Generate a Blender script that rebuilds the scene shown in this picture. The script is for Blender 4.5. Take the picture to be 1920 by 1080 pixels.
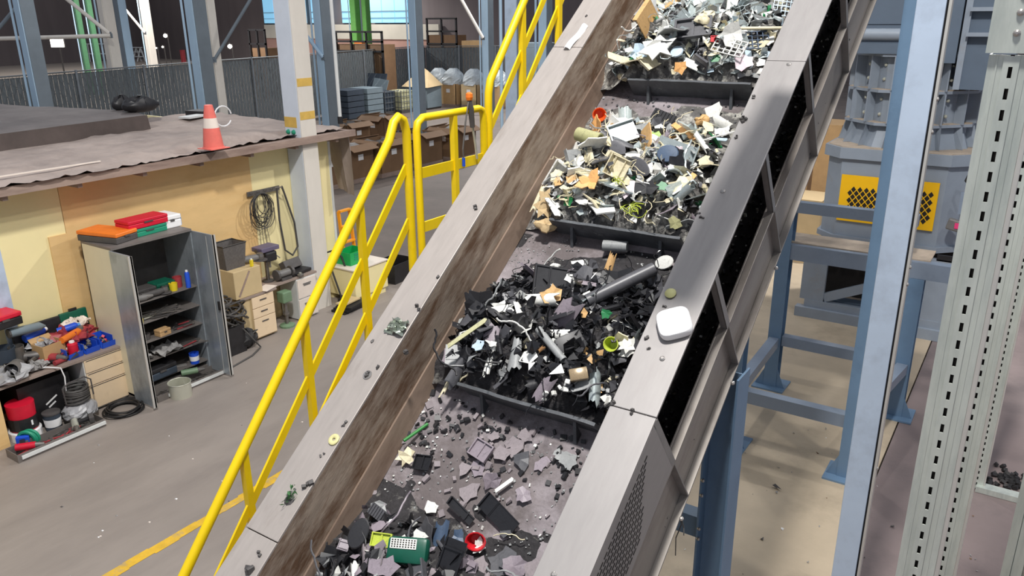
import bpy, bmesh, math, random
from mathutils import Vector, Matrix, Euler
for o in list(bpy.data.objects): bpy.data.objects.remove(o)
R = math.radians
sc = bpy.context.scene
COL = sc.collection
rnd = random.Random(7)

# ------------------------------------------------------------------ camera
# world: +Y is the direction the conveyor climbs, +X to its right, z = 0 the hall floor
cam_d = bpy.data.cameras.new('camera'); cam = bpy.data.objects.new('camera', cam_d); COL.objects.link(cam)
cam_d.sensor_width = 36.0; cam_d.lens = 36.0 * 1481.0 / 1920.0; cam_d.clip_end = 400; cam_d.clip_start = .05
PITCH, ROLL, AZ, INC = R(18.95), R(-0.498), R(33.74), R(36.57)
CAM = Vector((0, 0, 4.6))
rt = Vector((math.cos(AZ), math.sin(AZ), 0)); fh = Vector((-math.sin(AZ), math.cos(AZ), 0)); zz = Vector((0, 0, 1))
fw = fh * math.cos(PITCH) - zz * math.sin(PITCH); up = fh * math.sin(PITCH) + zz * math.cos(PITCH)
r2 = rt * math.cos(ROLL) + up * math.sin(ROLL); u2 = -rt * math.sin(ROLL) + up * math.cos(ROLL)
cam.matrix_world = Matrix(((r2.x, u2.x, -fw.x, CAM.x), (r2.y, u2.y, -fw.y, CAM.y), (r2.z, u2.z, -fw.z, CAM.z), (0, 0, 0, 1)))
sc.camera = cam

# ------------------------------------------------------------------ world and hall lighting
sc.view_settings.view_transform = 'Standard'; sc.view_settings.look = 'None'
sc.view_settings.gamma = 1.0; sc.view_settings.use_curve_mapping = False
sc.view_settings.exposure = 0.0
wd = bpy.data.worlds.new('hall_ambience'); sc.world = wd; wd.use_nodes = True
wd.node_tree.nodes['Background'].inputs[0].default_value = (.80, .86, 1.0, 1)
wd.node_tree.nodes['Background'].inputs[1].default_value = .42
def high_bay(loc, watt, target=None, col=(1, .97, .93), size=70, rad=.28, blend=.5):
    d = bpy.data.lights.new('high_bay_lamp', 'SPOT'); d.energy = watt; d.color = col
    d.spot_size = R(size); d.spot_blend = blend; d.shadow_soft_size = rad
    o = bpy.data.objects.new('high_bay_lamp', d); COL.objects.link(o); o.location = loc
    t = Vector(target) if target else Vector((loc[0], loc[1], 0))
    o.rotation_euler = (t - Vector(loc)).to_track_quat('-Z', 'Y').to_euler()
    return o
high_bay((-.8, .6, 13.0), 6000, (-4.5, 5.0, 0), size=140, rad=.5)
high_bay((3.2, 4.5, 12.0), 1000, (-1.0, 5.0, 2), size=100)
high_bay((-1.2, 16.0, 10.0), 3000, (-1.8, 9.0, 0), size=90, rad=.2)
high_bay((-6.0, 12.0, 13.0), 900, (-9.0, 12.0, 0), size=130)
high_bay((-15, 24, 11), 1500, size=140)
high_bay((-23, 33, 11), 6500, size=140)
high_bay((-20, 14, 11), 1700, size=140)
high_bay((-42, 26, 12), 14000, size=150)
high_bay((-66, 40, 12), 11000, size=150)
high_bay((-57, 56, 11), 5000, size=150)

# ------------------------------------------------------------------ helpers
def lin(c):
    return tuple(((v / 255) / 12.92 if v / 255 <= .04045 else ((v / 255 + .055) / 1.055) ** 2.4) for v in c) + (1,)
MATS = {}
def mat(name, col, rough=.6, metal=0., var=.12, scale=6., col2=None, mix=(.45, .7), bump=0., bscale=60., stretch=None,
        alpha=1., emit=None, estr=0., trans=0.):
    """procedural paint / metal / plastic: base colour broken by noise, a second colour for stains, fine bump"""
    m = bpy.data.materials.new(name); m.use_nodes = True; nt = m.node_tree; nd = nt.nodes; lk = nt.links
    b = nd['Principled BSDF']; b.inputs['Roughness'].default_value = rough; b.inputs['Metallic'].default_value = metal
    tc = nd.new('ShaderNodeTexCoord'); src = tc.outputs['Object']
    if stretch:
        mp = nd.new('ShaderNodeMapping'); mp.inputs['Scale'].default_value = stretch; lk.new(src, mp.inputs['Vector']); src = mp.outputs[0]
    c = lin(col)
    nz = nd.new('ShaderNodeTexNoise'); nz.inputs['Scale'].default_value = scale; nz.inputs['Detail'].default_value = 5
    nz.inputs['Roughness'].default_value = .62; lk.new(src, nz.inputs['Vector'])
    rp = nd.new('ShaderNodeValToRGB'); rp.color_ramp.elements[0].position = .3; rp.color_ramp.elements[1].position = .7
    rp.color_ramp.elements[0].color = tuple(v * (1 - var) for v in c[:3]) + (1,)
    rp.color_ramp.elements[1].color = tuple(min(1, v * (1 + var)) for v in c[:3]) + (1,)
    lk.new(nz.outputs['Fac'], rp.inputs['Fac']); out = rp.outputs['Color']
    if col2:
        n2 = nd.new('ShaderNodeTexNoise'); n2.inputs['Scale'].default_value = scale * .43; n2.inputs['Detail'].default_value = 7
        n2.inputs['Roughness'].default_value = .7; lk.new(src, n2.inputs['Vector'])
        r2_ = nd.new('ShaderNodeValToRGB'); r2_.color_ramp.elements[0].position = mix[0]; r2_.color_ramp.elements[1].position = mix[1]
        lk.new(n2.outputs['Fac'], r2_.inputs['Fac'])
        mx = nd.new('ShaderNodeMix'); mx.data_type = 'RGBA'; lk.new(r2_.outputs['Color'], mx.inputs['Factor'])
        lk.new(out, mx.inputs[6]); mx.inputs[7].default_value = lin(col2); out = mx.outputs[2]
    lk.new(out, b.inputs['Base Color'])
    if bump:
        n3 = nd.new('ShaderNodeTexNoise'); n3.inputs['Scale'].default_value = bscale; n3.inputs['Detail'].default_value = 4; lk.new(src, n3.inputs['Vector'])
        bp = nd.new('ShaderNodeBump'); bp.inputs['Strength'].default_value = bump; bp.inputs['Distance'].default_value = .02
        lk.new(n3.outputs['Fac'], bp.inputs['Height']); lk.new(bp.outputs['Normal'], b.inputs['Normal'])
    if trans: b.inputs['Transmission Weight'].default_value = trans; b.inputs['IOR'].default_value = 1.3
    if alpha < 1: b.inputs['Alpha'].default_value = alpha
    if emit: b.inputs['Emission Color'].default_value = lin(emit); b.inputs['Emission Strength'].default_value = estr
    MATS[name] = m
    return m

class MB:
    """collects simple solids, then links them as ONE mesh object"""
    def __init__(s): s.v = []; s.f = []
    def add(s, vs, fs):
        k = len(s.v); s.v += [tuple(v) for v in vs]; s.f += [tuple(k + i for i in f) for f in fs]; return s
    def box(s, c, d, rot=None):
        x, y, z = d[0] / 2, d[1] / 2, d[2] / 2
        vs = [Vector((i * x, j * y, k * z)) for i in (-1, 1) for j in (-1, 1) for k in (-1, 1)]
        if rot is not None:
            q = Euler(rot).to_matrix() if not isinstance(rot, Matrix) else rot
            vs = [q @ v for v in vs]
        c = Vector(c)
        return s.add([v + c for v in vs], [(0, 1, 3, 2), (4, 6, 7, 5), (0, 4, 5, 1), (2, 3, 7, 6), (0, 2, 6, 4), (1, 5, 7, 3)])
    def span(s, a, b):
        return s.box([(a[i] + b[i]) / 2 for i in range(3)], [abs(b[i] - a[i]) for i in range(3)])
    def bar(s, p, q, w, h, upv=(0, 0, 1)):
        p, q = Vector(p), Vector(q); d = q - p; L = d.length; d.normalize(); u = Vector(upv)
        if abs(d.dot(u)) > .98: u = Vector((1, 0, 0))
        sd = d.cross(u).normalized(); u = sd.cross(d).normalized()
        m = Matrix((sd, d, u)).transposed()
        return s.box((p + q) / 2, (w, L, h), m)
    def tube(s, pts, r, n=8, closed=False, cap=True):
        pts = [Vector(p) for p in pts]; N = len(pts); k0 = len(s.v); prev = None
        for i, p in enumerate(pts):
            if closed: t = pts[(i + 1) % N] - pts[i - 1]
            else: t = pts[min(i + 1, N - 1)] - pts[max(i - 1, 0)]
            t = t.normalized() if t.length > 1e-9 else Vector((0, 0, 1))
            if prev is None:
                a = Vector((0, 0, 1)) if abs(t.z) < .9 else Vector((1, 0, 0)); u = t.cross(a).normalized()
            else:
                u = prev - t * prev.dot(t); u = u.normalized() if u.length > 1e-6 else t.orthogonal().normalized()
            prev = u; w = t.cross(u); rr = r[i] if isinstance(r, (list, tuple)) else r
            s.v += [tuple(p + (u * math.cos(2 * math.pi * j / n) + w * math.sin(2 * math.pi * j / n)) * rr) for j in range(n)]
        for i in range(N if closed else N - 1):
            a, b = k0 + i * n, k0 + ((i + 1) % N) * n
            for j in range(n): s.f.append((a + j, a + (j + 1) % n, b + (j + 1) % n, b + j))
        if cap and not closed:
            s.f.append(tuple(k0 + j for j in range(n))[::-1]); s.f.append(tuple(k0 + (N - 1) * n + j for j in range(n)))
        return s
    def lathe(s, prof, c=(0, 0, 0), n=16, m=None, cap=True):
        k0 = len(s.v); c = Vector(c); m = m or Matrix.Identity(3)
        for r, z in prof:
            s.v += [tuple(c + m @ Vector((r * math.cos(2 * math.pi * j / n), r * math.sin(2 * math.pi * j / n), z))) for j in range(n)]
        for i in range(len(prof) - 1):
            a, b = k0 + i * n, k0 + (i + 1) * n
            for j in range(n): s.f.append((a + j, a + (j + 1) % n, b + (j + 1) % n, b + j))
        if cap:
            s.f.append(tuple(k0 + j for j in range(n))[::-1]); s.f.append(tuple(k0 + (len(prof) - 1) * n + j for j in range(n)))
        return s
    def prism(s, poly, a, b):
        """closed outline poly (3-D points) pushed along the vector b-a"""
        n = len(poly); d = Vector(b) - Vector(a); P = [Vector(p) for p in poly]
        return s.add(P + [p + d for p in P], [tuple(range(n))[::-1], tuple(range(n, 2 * n))] +
                     [(i, (i + 1) % n, n + (i + 1) % n, n + i) for i in range(n)])
    def grid(s, fn, nu, nv):
        k0 = len(s.v)
        s.v += [tuple(fn(i / nu, j / nv)) for j in range(nv + 1) for i in range(nu + 1)]
        for j in range(nv):
            for i in range(nu):
                a = k0 + j * (nu + 1) + i; s.f.append((a, a + 1, a + nu + 2, a + nu + 1))
        return s
    def mesh(s, name, m=None, smooth=False, bev=0):
        me = bpy.data.meshes.new(name); me.from_pydata(s.v, [], s.f)
        bm = bmesh.new(); bm.from_mesh(me); bmesh.ops.recalc_face_normals(bm, faces=bm.faces)
        if bev: bmesh.ops.bevel(bm, geom=list(bm.edges), offset=bev, segments=2, affect='EDGES', profile=.5, clamp_overlap=True)
        bm.to_mesh(me); bm.free()
        if m: me.materials.append(MATS[m] if isinstance(m, str) else m)
        if smooth:
            me.polygons.foreach_set('use_smooth', [True] * len(me.polygons))
            try: me.set_sharp_from_angle(angle=R(38))
            except Exception: pass
        return me
    def build(s, name, m, parent=None, smooth=False, bev=0, label=None, kind=None):
        o = bpy.data.objects.new(name, s.mesh(name, m, smooth, bev)); COL.objects.link(o)
        if parent: o.parent = parent
        if label: o['label'] = label
        if kind: o['kind'] = kind
        return o
def tag(o, label, cat, group=None, kind=None):
    o['label'] = label; o['category'] = cat
    if group: o['group'] = group
    if kind: o['kind'] = kind
    return o
def thing(name, label, cat, loc=(0, 0, 0), rz=0, group=None, rot=None):
    o = bpy.data.objects.new(name, None); COL.objects.link(o); o.location = loc; o.empty_display_size = .1
    o.rotation_euler = rot if rot else (0, 0, rz)
    return tag(o, label, cat, group)
def struct(name, mb, m, parent=None, **k):
    o = mb.build(name, m, parent, **k)
    if not parent: o['kind'] = 'structure'
    return o
def copy_tree(o, parent=None):
    c = o.copy(); COL.objects.link(c); c.parent = parent
    for ch in [x for x in bpy.data.objects if x.parent == o]: copy_tree(ch, c)
    return c
def vn(x, y, seed=0):
    """cheap smooth noise"""
    return (math.sin(x * 1.7 + seed) * math.cos(y * 1.3 - seed * .7) + .5 * math.sin(x * 3.9 - y * 2.7 + seed * 2.1) + .3 * math.sin(x * 7.3 + y * 6.1 + seed))
def arc(c, r, a0, a1, n, ax='xy', z=0):
    out = []
    for i in range(n + 1):
        a = R(a0 + (a1 - a0) * i / n); u, w = r * math.cos(a), r * math.sin(a)
        out.append({'xy': (c[0] + u, c[1] + w, c[2]), 'yz': (c[0], c[1] + u, c[2] + w), 'xz': (c[0] + u, c[1], c[2] + w)}[ax])
    return out

# ------------------------------------------------------------------ materials
mat('concrete_grey', (144, 135, 128), .55, var=.07, scale=1.1, col2=(122, 114, 109), mix=(.48, .72), bump=.04, bscale=30, stretch=(1.3, .35, 1))
mat('concrete_darker', (112, 102, 95), .7, var=.12, scale=.9, col2=(92, 84, 78), mix=(.45, .75), bump=.05, bscale=30)
mat('concrete_beige', (186, 170, 146), .6, var=.10, scale=1.6, col2=(150, 136, 116), mix=(.5, .75), bump=.05, bscale=30)
mat('concrete_dark', (132, 118, 116), .6, var=.10, scale=1.3, col2=(104, 94, 94), mix=(.5, .75), bump=.05, bscale=30)
mat('line_paint', (214, 172, 52), .6, var=.15, scale=9, col2=(160, 146, 120), mix=(.52, .68))
mat('flange_steel', (174, 166, 160), .5, .3, var=.07, scale=5, col2=(150, 140, 132), mix=(.55, .8), stretch=(6, 1, 6), bump=.02)
mat('flange_steel_clean', (158, 154, 152), .42, .3, var=.05, scale=5, col2=(150, 145, 143), mix=(.55, .8), stretch=(6, 1, 6))
mat('wall_grime', (166, 150, 134), .6, .15, var=.2, scale=6, col2=(108, 82, 62), mix=(.42, .62), stretch=(2, .9, 4), bump=.1, bscale=40)
mat('skirt_steel', (140, 122, 108), .5, .35, var=.14, scale=5, col2=(104, 86, 74), mix=(.45, .7), stretch=(3, .6, 3))
mat('belt_rubber', (106, 98, 98), .85, var=.16, scale=4, col2=(160, 152, 156), mix=(.42, .62), bump=.3, bscale=50)
mat('cleat_rubber', (78, 81, 85), .6, var=.2, scale=12, col2=(104, 108, 112), mix=(.5, .72), bump=.1, bscale=90)
mat('rail_steel', (152, 146, 140), .45, .45, var=.1, scale=3, col2=(112, 104, 98), mix=(.5, .75), stretch=(3, .6, 3))
mat('strut_steel', (150, 148, 146), .45, .5, var=.1, scale=6)
mat('dark_inside', (44, 40, 40), .8, var=.3, scale=9)
mat('crumb_black', (38, 36, 37), .6, var=.5, scale=40)
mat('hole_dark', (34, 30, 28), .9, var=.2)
mat('bolt_steel', (176, 172, 168), .35, .7, var=.1)
mat('safety_yellow', (240, 206, 10), .42, var=.05, scale=9, col2=(206, 170, 10), mix=(.62, .8))
mat('blue_paint', (104, 132, 160), .42, var=.06, scale=4, col2=(88, 112, 138), mix=(.55, .8))
mat('blue_grey_paint', (132, 145, 162), .4, var=.06, scale=4, col2=(112, 124, 140), mix=(.55, .8))
mat('pale_blue_paint', (186, 202, 222), .4, var=.05, scale=3, col2=(150, 160, 176), mix=(.5, .8))
mat('machine_paint', (142, 152, 164), .42, var=.06, scale=4, col2=(140, 136, 130), mix=(.6, .85))
mat('machine_dark', (92, 106, 122), .45, var=.06, scale=4)
mat('dust_tan', (176, 160, 142), .8, var=.15, scale=8, bump=.2)
mat('galvanised', (202, 208, 200), .4, .3, var=.08, scale=7, col2=(178, 186, 180), mix=(.45, .7), stretch=(4, 4, .7))
mat('galv_edge', (206, 204, 198), .4, .4, var=.05, scale=6)
mat('white_paint', (226, 222, 214), .5, var=.06, scale=5, col2=(196, 190, 176), mix=(.55, .8))
mat('column_white', (214, 208, 198), .5, var=.06, scale=3, col2=(190, 174, 140), mix=(.62, .8), stretch=(1, 1, .4))
mat('column_blue', (176, 202, 222), .5, var=.08, scale=2, col2=(120, 146, 168), mix=(.5, .8), stretch=(1, 1, .3))
mat('column_dark', (112, 122, 130), .6, var=.1, scale=2)
mat('cream_panel', (240, 226, 172), .55, var=.04, scale=2)
mat('plywood', (228, 192, 134), .6, var=.06, scale=1.6, col2=(214, 172, 110), mix=(.5, .8), stretch=(1, 1, 3))
mat('roof_tarp', (164, 150, 142), .9, var=.12, scale=2.5, col2=(134, 122, 116), mix=(.45, .7), bump=.12, bscale=9)
mat('roof_tarp_dark', (112, 106, 104), .85, var=.14, scale=1.4, col2=(84, 78, 78), mix=(.45, .7), bump=.3, bscale=6)
mat('fascia_wood', (158, 138, 126), .8, var=.15, scale=4, col2=(116, 96, 88), mix=(.45, .7), stretch=(1, .4, 3))
mat('cabinet_steel', (166, 174, 180), .34, .4, var=.12, scale=5, col2=(100, 106, 112), mix=(.5, .8), stretch=(1, 1, .5))
mat('cabinet_beige', (226, 218, 190), .5, .1, var=.05, scale=2)
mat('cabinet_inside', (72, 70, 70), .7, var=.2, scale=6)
mat('shelf_steel', (128, 122, 118), .55, .4, var=.12, scale=5)
mat('desk_beige', (230, 206, 172), .5, var=.04, scale=4, col2=(204, 176, 140), mix=(.6, .8))
mat('desk_tan', (198, 176, 134), .55, var=.06, scale=4)
mat('desk_top', (150, 134, 124), .6, var=.1, scale=5)
mat('white_side', (214, 216, 214), .5, var=.04)
mat('grey_plastic', (110, 108, 106), .5, var=.12, scale=9)
mat('dark_grey', (78, 75, 74), .55, var=.18, scale=9)
mat('black_plastic', (36, 35, 37), .42, var=.25, scale=12)
mat('black_rubber', (30, 29, 30), .6, var=.25, scale=9)
mat('hose_grey', (70, 68, 66), .6, var=.2, scale=20)
mat('cardboard', (192, 156, 110), .75, var=.08, scale=6)
mat('cardboard_dark', (120, 92, 66), .8, var=.1, scale=3)
mat('cardboard_pale', (196, 172, 132), .8, var=.08, scale=3)
mat('red_plastic', (206, 24, 52), .4, var=.08, scale=9)
mat('dull_red', (164, 60, 66), .5, var=.18, scale=9)
mat('orange_plastic', (236, 124, 40), .45, var=.08, scale=9)
mat('orange_cone', (226, 112, 100), .5, var=.08, scale=9)
mat('cone_band', (226, 214, 202), .5, var=.05)
mat('green_plastic', (20, 160, 82), .4, var=.08, scale=9)
mat('teal_plastic', (30, 140, 108), .45, var=.1, scale=9)
mat('dark_green', (20, 92, 72), .4, var=.15, scale=9)
mat('olive_green', (112, 138, 108), .5, var=.1, scale=9)
mat('blue_plastic', (34, 84, 206), .4, var=.1, scale=9)
mat('sky_blue', (84, 150, 214), .5, var=.08)
mat('yellow_plastic', (232, 206, 40), .45, var=.08)
mat('steel_bright', (206, 206, 190), .28, .5, var=.08, scale=5, stretch=(1, 1, .2))
mat('steel_dull', (132, 128, 124), .4, .7, var=.15, scale=9)
mat('cloth_grey', (150, 148, 146), .85, var=.12, scale=9, bump=.3, bscale=20)
mat('bag_grey', (160, 160, 162), .4, var=.16, scale=5)
mat('plastic_film', (206, 214, 218), .22, var=.12, scale=5, alpha=.85)
mat('hall_wall_dark', (104, 94, 92), .8, var=.12, scale=.35, stretch=(2, 2, .3))
mat('hall_wall_grey', (116, 106, 106), .8, var=.1, scale=.35, stretch=(2, 2, .3))
mat('hall_wall_pink', (178, 140, 128), .8, var=.1, scale=.35)
mat('hall_wall_cream', (206, 200, 186), .8, var=.06, scale=.5)
mat('daylight_pane', (150, 205, 235), .5, var=.05, scale=.4, emit=(140, 205, 240), estr=.62)
mat('lit_panel', (255, 250, 240), .5, emit=(255, 248, 236), estr=4.0)
mat('fence_slat', (92, 98, 102), .6, .1, var=.14, scale=3)
mat('fence_wire', (112, 116, 118), .5, .5, var=.1)
mat('fence_post', (126, 132, 138), .5, .4, var=.1)
mat('hall_green', (104, 168, 84), .5, var=.1)
mat('far_green', (70, 116, 82), .6, var=.1)
mat('amber', (240, 156, 24), .5, var=.06)
mat('column_pale', (206, 214, 224), .5, var=.05, scale=3, col2=(190, 190, 180), mix=(.6, .85))
mat('hall_floor_far', (150, 138, 126), .7, var=.1, scale=.5)
mat('grey_bin', (120, 134, 142), .5, var=.08, scale=3)
mat('ibc_cream', (190, 188, 150), .4, var=.12, scale=3)
mat('dark_blue_grey', (56, 66, 78), .6, var=.15, scale=3)
mat('mesh_grey', (92, 88, 86), .7, var=.2, scale=30)
mat('clear_white', (240, 240, 240), .35, var=.02)

# ================================================================== THE HALL
fl = struct('floor', MB().span((-40, -8, -.2), (-4.6, 10.6, 0)), 'concrete_grey')
MB().span((-40, 10.604, -.2), (-4.6, 75, 0)).build('slab', 'concrete_darker', fl, label='darker concrete slab behind the landing gate')  # floor takes a darker tone behind the gate
MB().span((-4.6, -8, -.2), (-.84, 75, 0)).build('slab', 'concrete_beige', fl, label='beige concrete slab under the conveyor')
MB().span((-.825, -8, -.2), (14, 75, -.004)).build('slab', 'concrete_dark', fl, label='brown grey concrete slab beside the uprights')
MB().span((-95, -8, -.2), (-40, 75, 0)).build('slab', 'hall_floor_far', fl, label='pale floor of the far hall')
# painted walkway line, worn, runs along the conveyor
ln = MB()
for k in range(46):
    y0 = 1.2 + k * .25; w0 = rnd.uniform(-.012, .012); w1 = rnd.uniform(-.012, .012)
    ln.add([(-6.185 + w0, y0, .003), (-6.075 + w1, y0, .003), (-6.075 + w1, y0 + .25, .003), (-6.185 + w0, y0 + .25, .003)], [(0, 1, 2, 3)])
struct('trim_1', ln, 'line_paint')
struct('wall_back', MB().span((-95, 62, 0), (20, 62.3, 14)), 'hall_wall_grey')
wl = struct('wall_left', MB().span((-95.3, -8, 0), (-95, 62, 14)), 'hall_wall_dark')
struct('wall_far_side', MB().span((-95, 61.4, 0), (-73.6, 61.9, 14)), 'hall_wall_dark')
# far facade: pink dado, cream band, daylight panes
wf = struct('wall_facade', MB().span((-73.5, 61.4, 0), (-49.0, 61.9, 2.6)), 'hall_wall_pink')
MB().span((-73.5, 61.3, 2.6), (-49.0, 61.85, 4.0)).build('band', 'hall_wall_cream', wf)
for i, (a, b) in enumerate([(-73.3, -66.6), (-65.9, -62.6), (-61.4, -58.3), (-57.6, -52.6)]):
    w = bpy.data.objects.new('window_%d' % (i + 1), None); COL.objects.link(w); w['kind'] = 'structure'
    n = max(2, int((b - a) / 1.6)); d = (b - a) / n
    for k in range(n):
        MB().span((a + k * d + .03, 61.2, 4.15), (a + (k + 1) * d - .03, 61.3, 9.0)).build('pane', 'daylight_pane', w)
    MB().span((a, 61.1, 5.2), (b, 61.2, 5.26)).span((a, 61.1, 4.6), (b, 61.2, 4.64)).build('glazing_bar', 'column_dark', w)
# steel roof edge beams far above (out of the picture, carry the lamps)

# ================================================================== CONVEYOR  (local axes: x across, y up the incline, z off the belt)
O = Vector((0, 1.78741, 2.19061))
cv = thing('inclined_belt_conveyor', 'long inclined steel belt conveyor carrying shredded plastic scrap', 'conveyor', O, rot=(INC, 0, 0))
MC = Matrix.Translation(O) @ Matrix.Rotation(INC, 4, 'X')
S0, S1 = -2.3, 7.2
def cw(x, s, h): return MC @ Vector((x, s, h))
XL0, XL1, XR0, XR1 = -2.84, -2.62, -1.383, -1.164
bt = MB()
def beltf(u, v):
    x = -2.63 + 1.26 * u; s = S0 + (S1 - S0) * v
    return (x, s, -.40 + .004 * vn(x * 4, s * 5, 1))
bt.grid(beltf, 40, 260); bt.build('belt', 'belt_rubber', cv, smooth=True)
MB().span((-2.63, S0, -.45), (-1.37, S1, -.412)).build('slider_bed', 'dark_inside', cv)
def channel_strip(name, m, x0, x1, cuts, h0, h1):
    cuts = [S0] + cuts + [S1]
    for a, b in zip(cuts, cuts[1:]): MB().span((x0, a + .002, h0), (x1, b - .002, h1)).build(name, m, cv, bev=.003)
channel_strip('top_flange', 'flange_steel', XL0, XL1, [.2, 3.72], -.014, 0)
channel_strip('top_flange', 'flange_steel_clean', XR0, XR1, [1.315, 3.63], -.014, 0)
MB().span((XL1 - .012, S0, -.315), (XL1, S1, -.012)).build('trough_wall', 'wall_grime', cv)
MB().span((XR0, S0, -.41), (XR0 + .012, S1, -.014)).build('trough_wall', 'skirt_steel', cv)
MB().prism([(XL1 + .001, S0, -.29), (XL1 + .012, S0, -.29), (XL1 + .05, S0, -.395), (XL1 + .04, S0, -.395)], (0, 0, 0), (0, S1 - S0, 0)).build('skirt', 'skirt_steel', cv)
MB().span((XL0, S0, -.55), (XL0 + .012, S1, -.014)).build('outer_wall', 'rail_steel', cv)
for k in range(30):
    s = -.15 + k * .19
    MB().lathe([(.008, 0), (.007, .004), (.003, .006)], (XL1 + .008, s, -.30), 8, Matrix.Rotation(R(90), 3, 'Y')).build('bolt', 'bolt_steel', cv)
for s in (.55, 1.6, 2.62, 3.6):
    MB().lathe([(.014, 0), (.013, .004), (.006, .009)], (XR0 + .11 + .03 * math.sin(s * 9), s, 0), 10).build('bolt', 'bolt_steel', cv)
for s in (-1.12, .09, 1.295, 2.46, 3.70, 4.92, 6.1):
    c = MB(); n = 16
    def cf(u, v):
        x = -2.345 + .82 * u
        return (x, s + .03 * (1 - v) + .002 * vn(x * 6, s * 3, 3), -.398 + .155 * v)
    c.grid(cf, n, 4); k = len(c.v)
    c.grid(lambda u, v: (cf(u, v)[0], cf(u, v)[1] + .018, cf(u, v)[2]), n, 4)
    top = [(4 * (n + 1) + i) for i in range(n + 1)]
    for i in range(n): c.f.append((top[i], top[i + 1], top[i + 1] + k, top[i] + k))
    for i in (0, n):
        for j in range(4): a, b = j * (n + 1) + i, (j + 1) * (n + 1) + i; c.f.append((a, b, b + k, a + k))
    o = c.build('cleat', 'cleat_rubber', cv)
    for x in (-2.22, -1.66):
        MB().prism([(x, s, -.398), (x, s - .06, -.398), (x, s + .01, -.29)], (0, 0, 0), (.018, 0, 0)).build('gusset', 'cleat_rubber', o)
# open right side: struts, outward channel, return belt, pan
STR = [1.304 + .8 * k for k in range(-4, 8)]
HB, HT, XW = -.82, -.43, -1.205
ch = MB().span((XW - .01, S0, HB), (XW, S1, HT)).span((XW, S0, HT - .01), (XR1, S1, HT)).span((XW, S0, HB), (XR1, S1, HB + .012))
ch.build('side_channel', 'rail_steel', cv, bev=.002)
for s in STR:
    if s > 1.2:
        MB().span((XR1 - .006, s - .022, HT), (XR1, s + .018, -.014)).span((XR1 - .035, s - .022, HT), (XR1, s - .016, -.014)).build('strut', 'strut_steel', cv)
    MB().prism([(XR1, s, HT - .01), (XW, s, HT - .01), (XW, s, HB + .012), (XR1, s, HB + .012)], (0, 0, 0), (0, .008, 0)).build('stiffener', 'strut_steel', cv)
    if abs(s - 1.3) < 1.7:
        MB().lathe([(.012, 0), (.011, .006), (.005, .01)], (XW + .05, s - .12, HB + .012), 8).build('bolt', 'bolt_steel', cv)
MB().span((-2.75, S0, -.66), (-1.42, S1, -.65)).build('return_belt', 'belt_rubber', cv)
MB().span((-2.80, S0, HB), (XW, S1, HB + .01)).build('pan', 'dark_inside', cv)
cr = MB(); q = random.Random(3)
for k in range(2600):
    s = q.uniform(S0, S1); x = XW - .012 - abs(q.gauss(0, .16)); r = q.uniform(.005, .016); h = HB + .012 + max(0, .13 - (XW - x) * .45) * q.random()
    cr.box((x, s, h + r * .5), (r * 2, r * q.uniform(1, 2.4), r * q.uniform(.5, 1.3)), (q.random() * 3, q.random() * 3, q.random() * 3))
cr.build('spilled_fines', 'crumb_black', cv, kind='stuff', label='dark crumbs heaped along the pan')
cr = MB()
for k in range(170):
    s = q.uniform(0, 5); x = XW - .012 - abs(q.gauss(0, .1)); r = q.uniform(.004, .011)
    cr.box((x, s, HB + .1 + q.uniform(-.03, .03)), (r * 2, r * 1.6, r * .6), (q.random() * 3, q.random() * 3, q.random() * 3))
mat('crumb_pale', (176, 176, 170), .6, var=.3, scale=30)
cr.build('spilled_flakes', 'crumb_pale', cv, kind='stuff', label='pale flakes among the dark crumbs')
# perforated guard on the lower right side
g = MB().span((XR1 - .004, S0, HT + .002), (XR1, 1.285, -.05)).span((XR1 - .012, S0, -.05), (XR1, 1.285, -.014)).build('perforated_guard', 'flange_steel_clean', cv)
pf = MB()
for i in range(15):
    h = -.072 - i * .0215
    k = 0
    while True:
        s = 1.15 - k * .044 - (.022 if i % 2 else 0)
        if s < -1.6: break
        if s > 1.15 - .017 * i: k += 1; continue
        pf.span((XR1 - .001, s - .016, h - .0046), (XR1 + .0012, s + .016, h + .0046)); k += 1
pf.build('slots', 'hole_dark', g, kind='stuff', label='rows of short slots punched in the guard')

# tray added out of view to cast a shadow on the right flange
ctr = thing('added_shade_tray', 'added galvanised tray shading the right side of the conveyor', 'shade blocker', (-1.17, 3.42, 5.15), rz=R(-5))
MB().span((-.12, -.66, 0), (.12, .66, .008)).build('tray_bottom', 'galvanised', ctr)
for sx in (-1, 1): MB().span((sx * .12 - .005, -.66, 0), (sx * .12 + .005, .66, .07)).build('tray_side', 'galvanised', ctr)
for yy in (-.6, .6):
    for sx in (-1, 1): MB().tube([(sx * .11, yy, .01), (sx * .11, yy, 6)], .006, 5).build('hanger_rod', 'bolt_steel', ctr)
for k in range(3): MB().tube([(-.08 + k * .07, -.65, .03), (-.07 + k * .07, 0, .028), (-.08 + k * .07, .65, .03)], .018, 6).build('cable', 'black_rubber', ctr)

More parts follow.
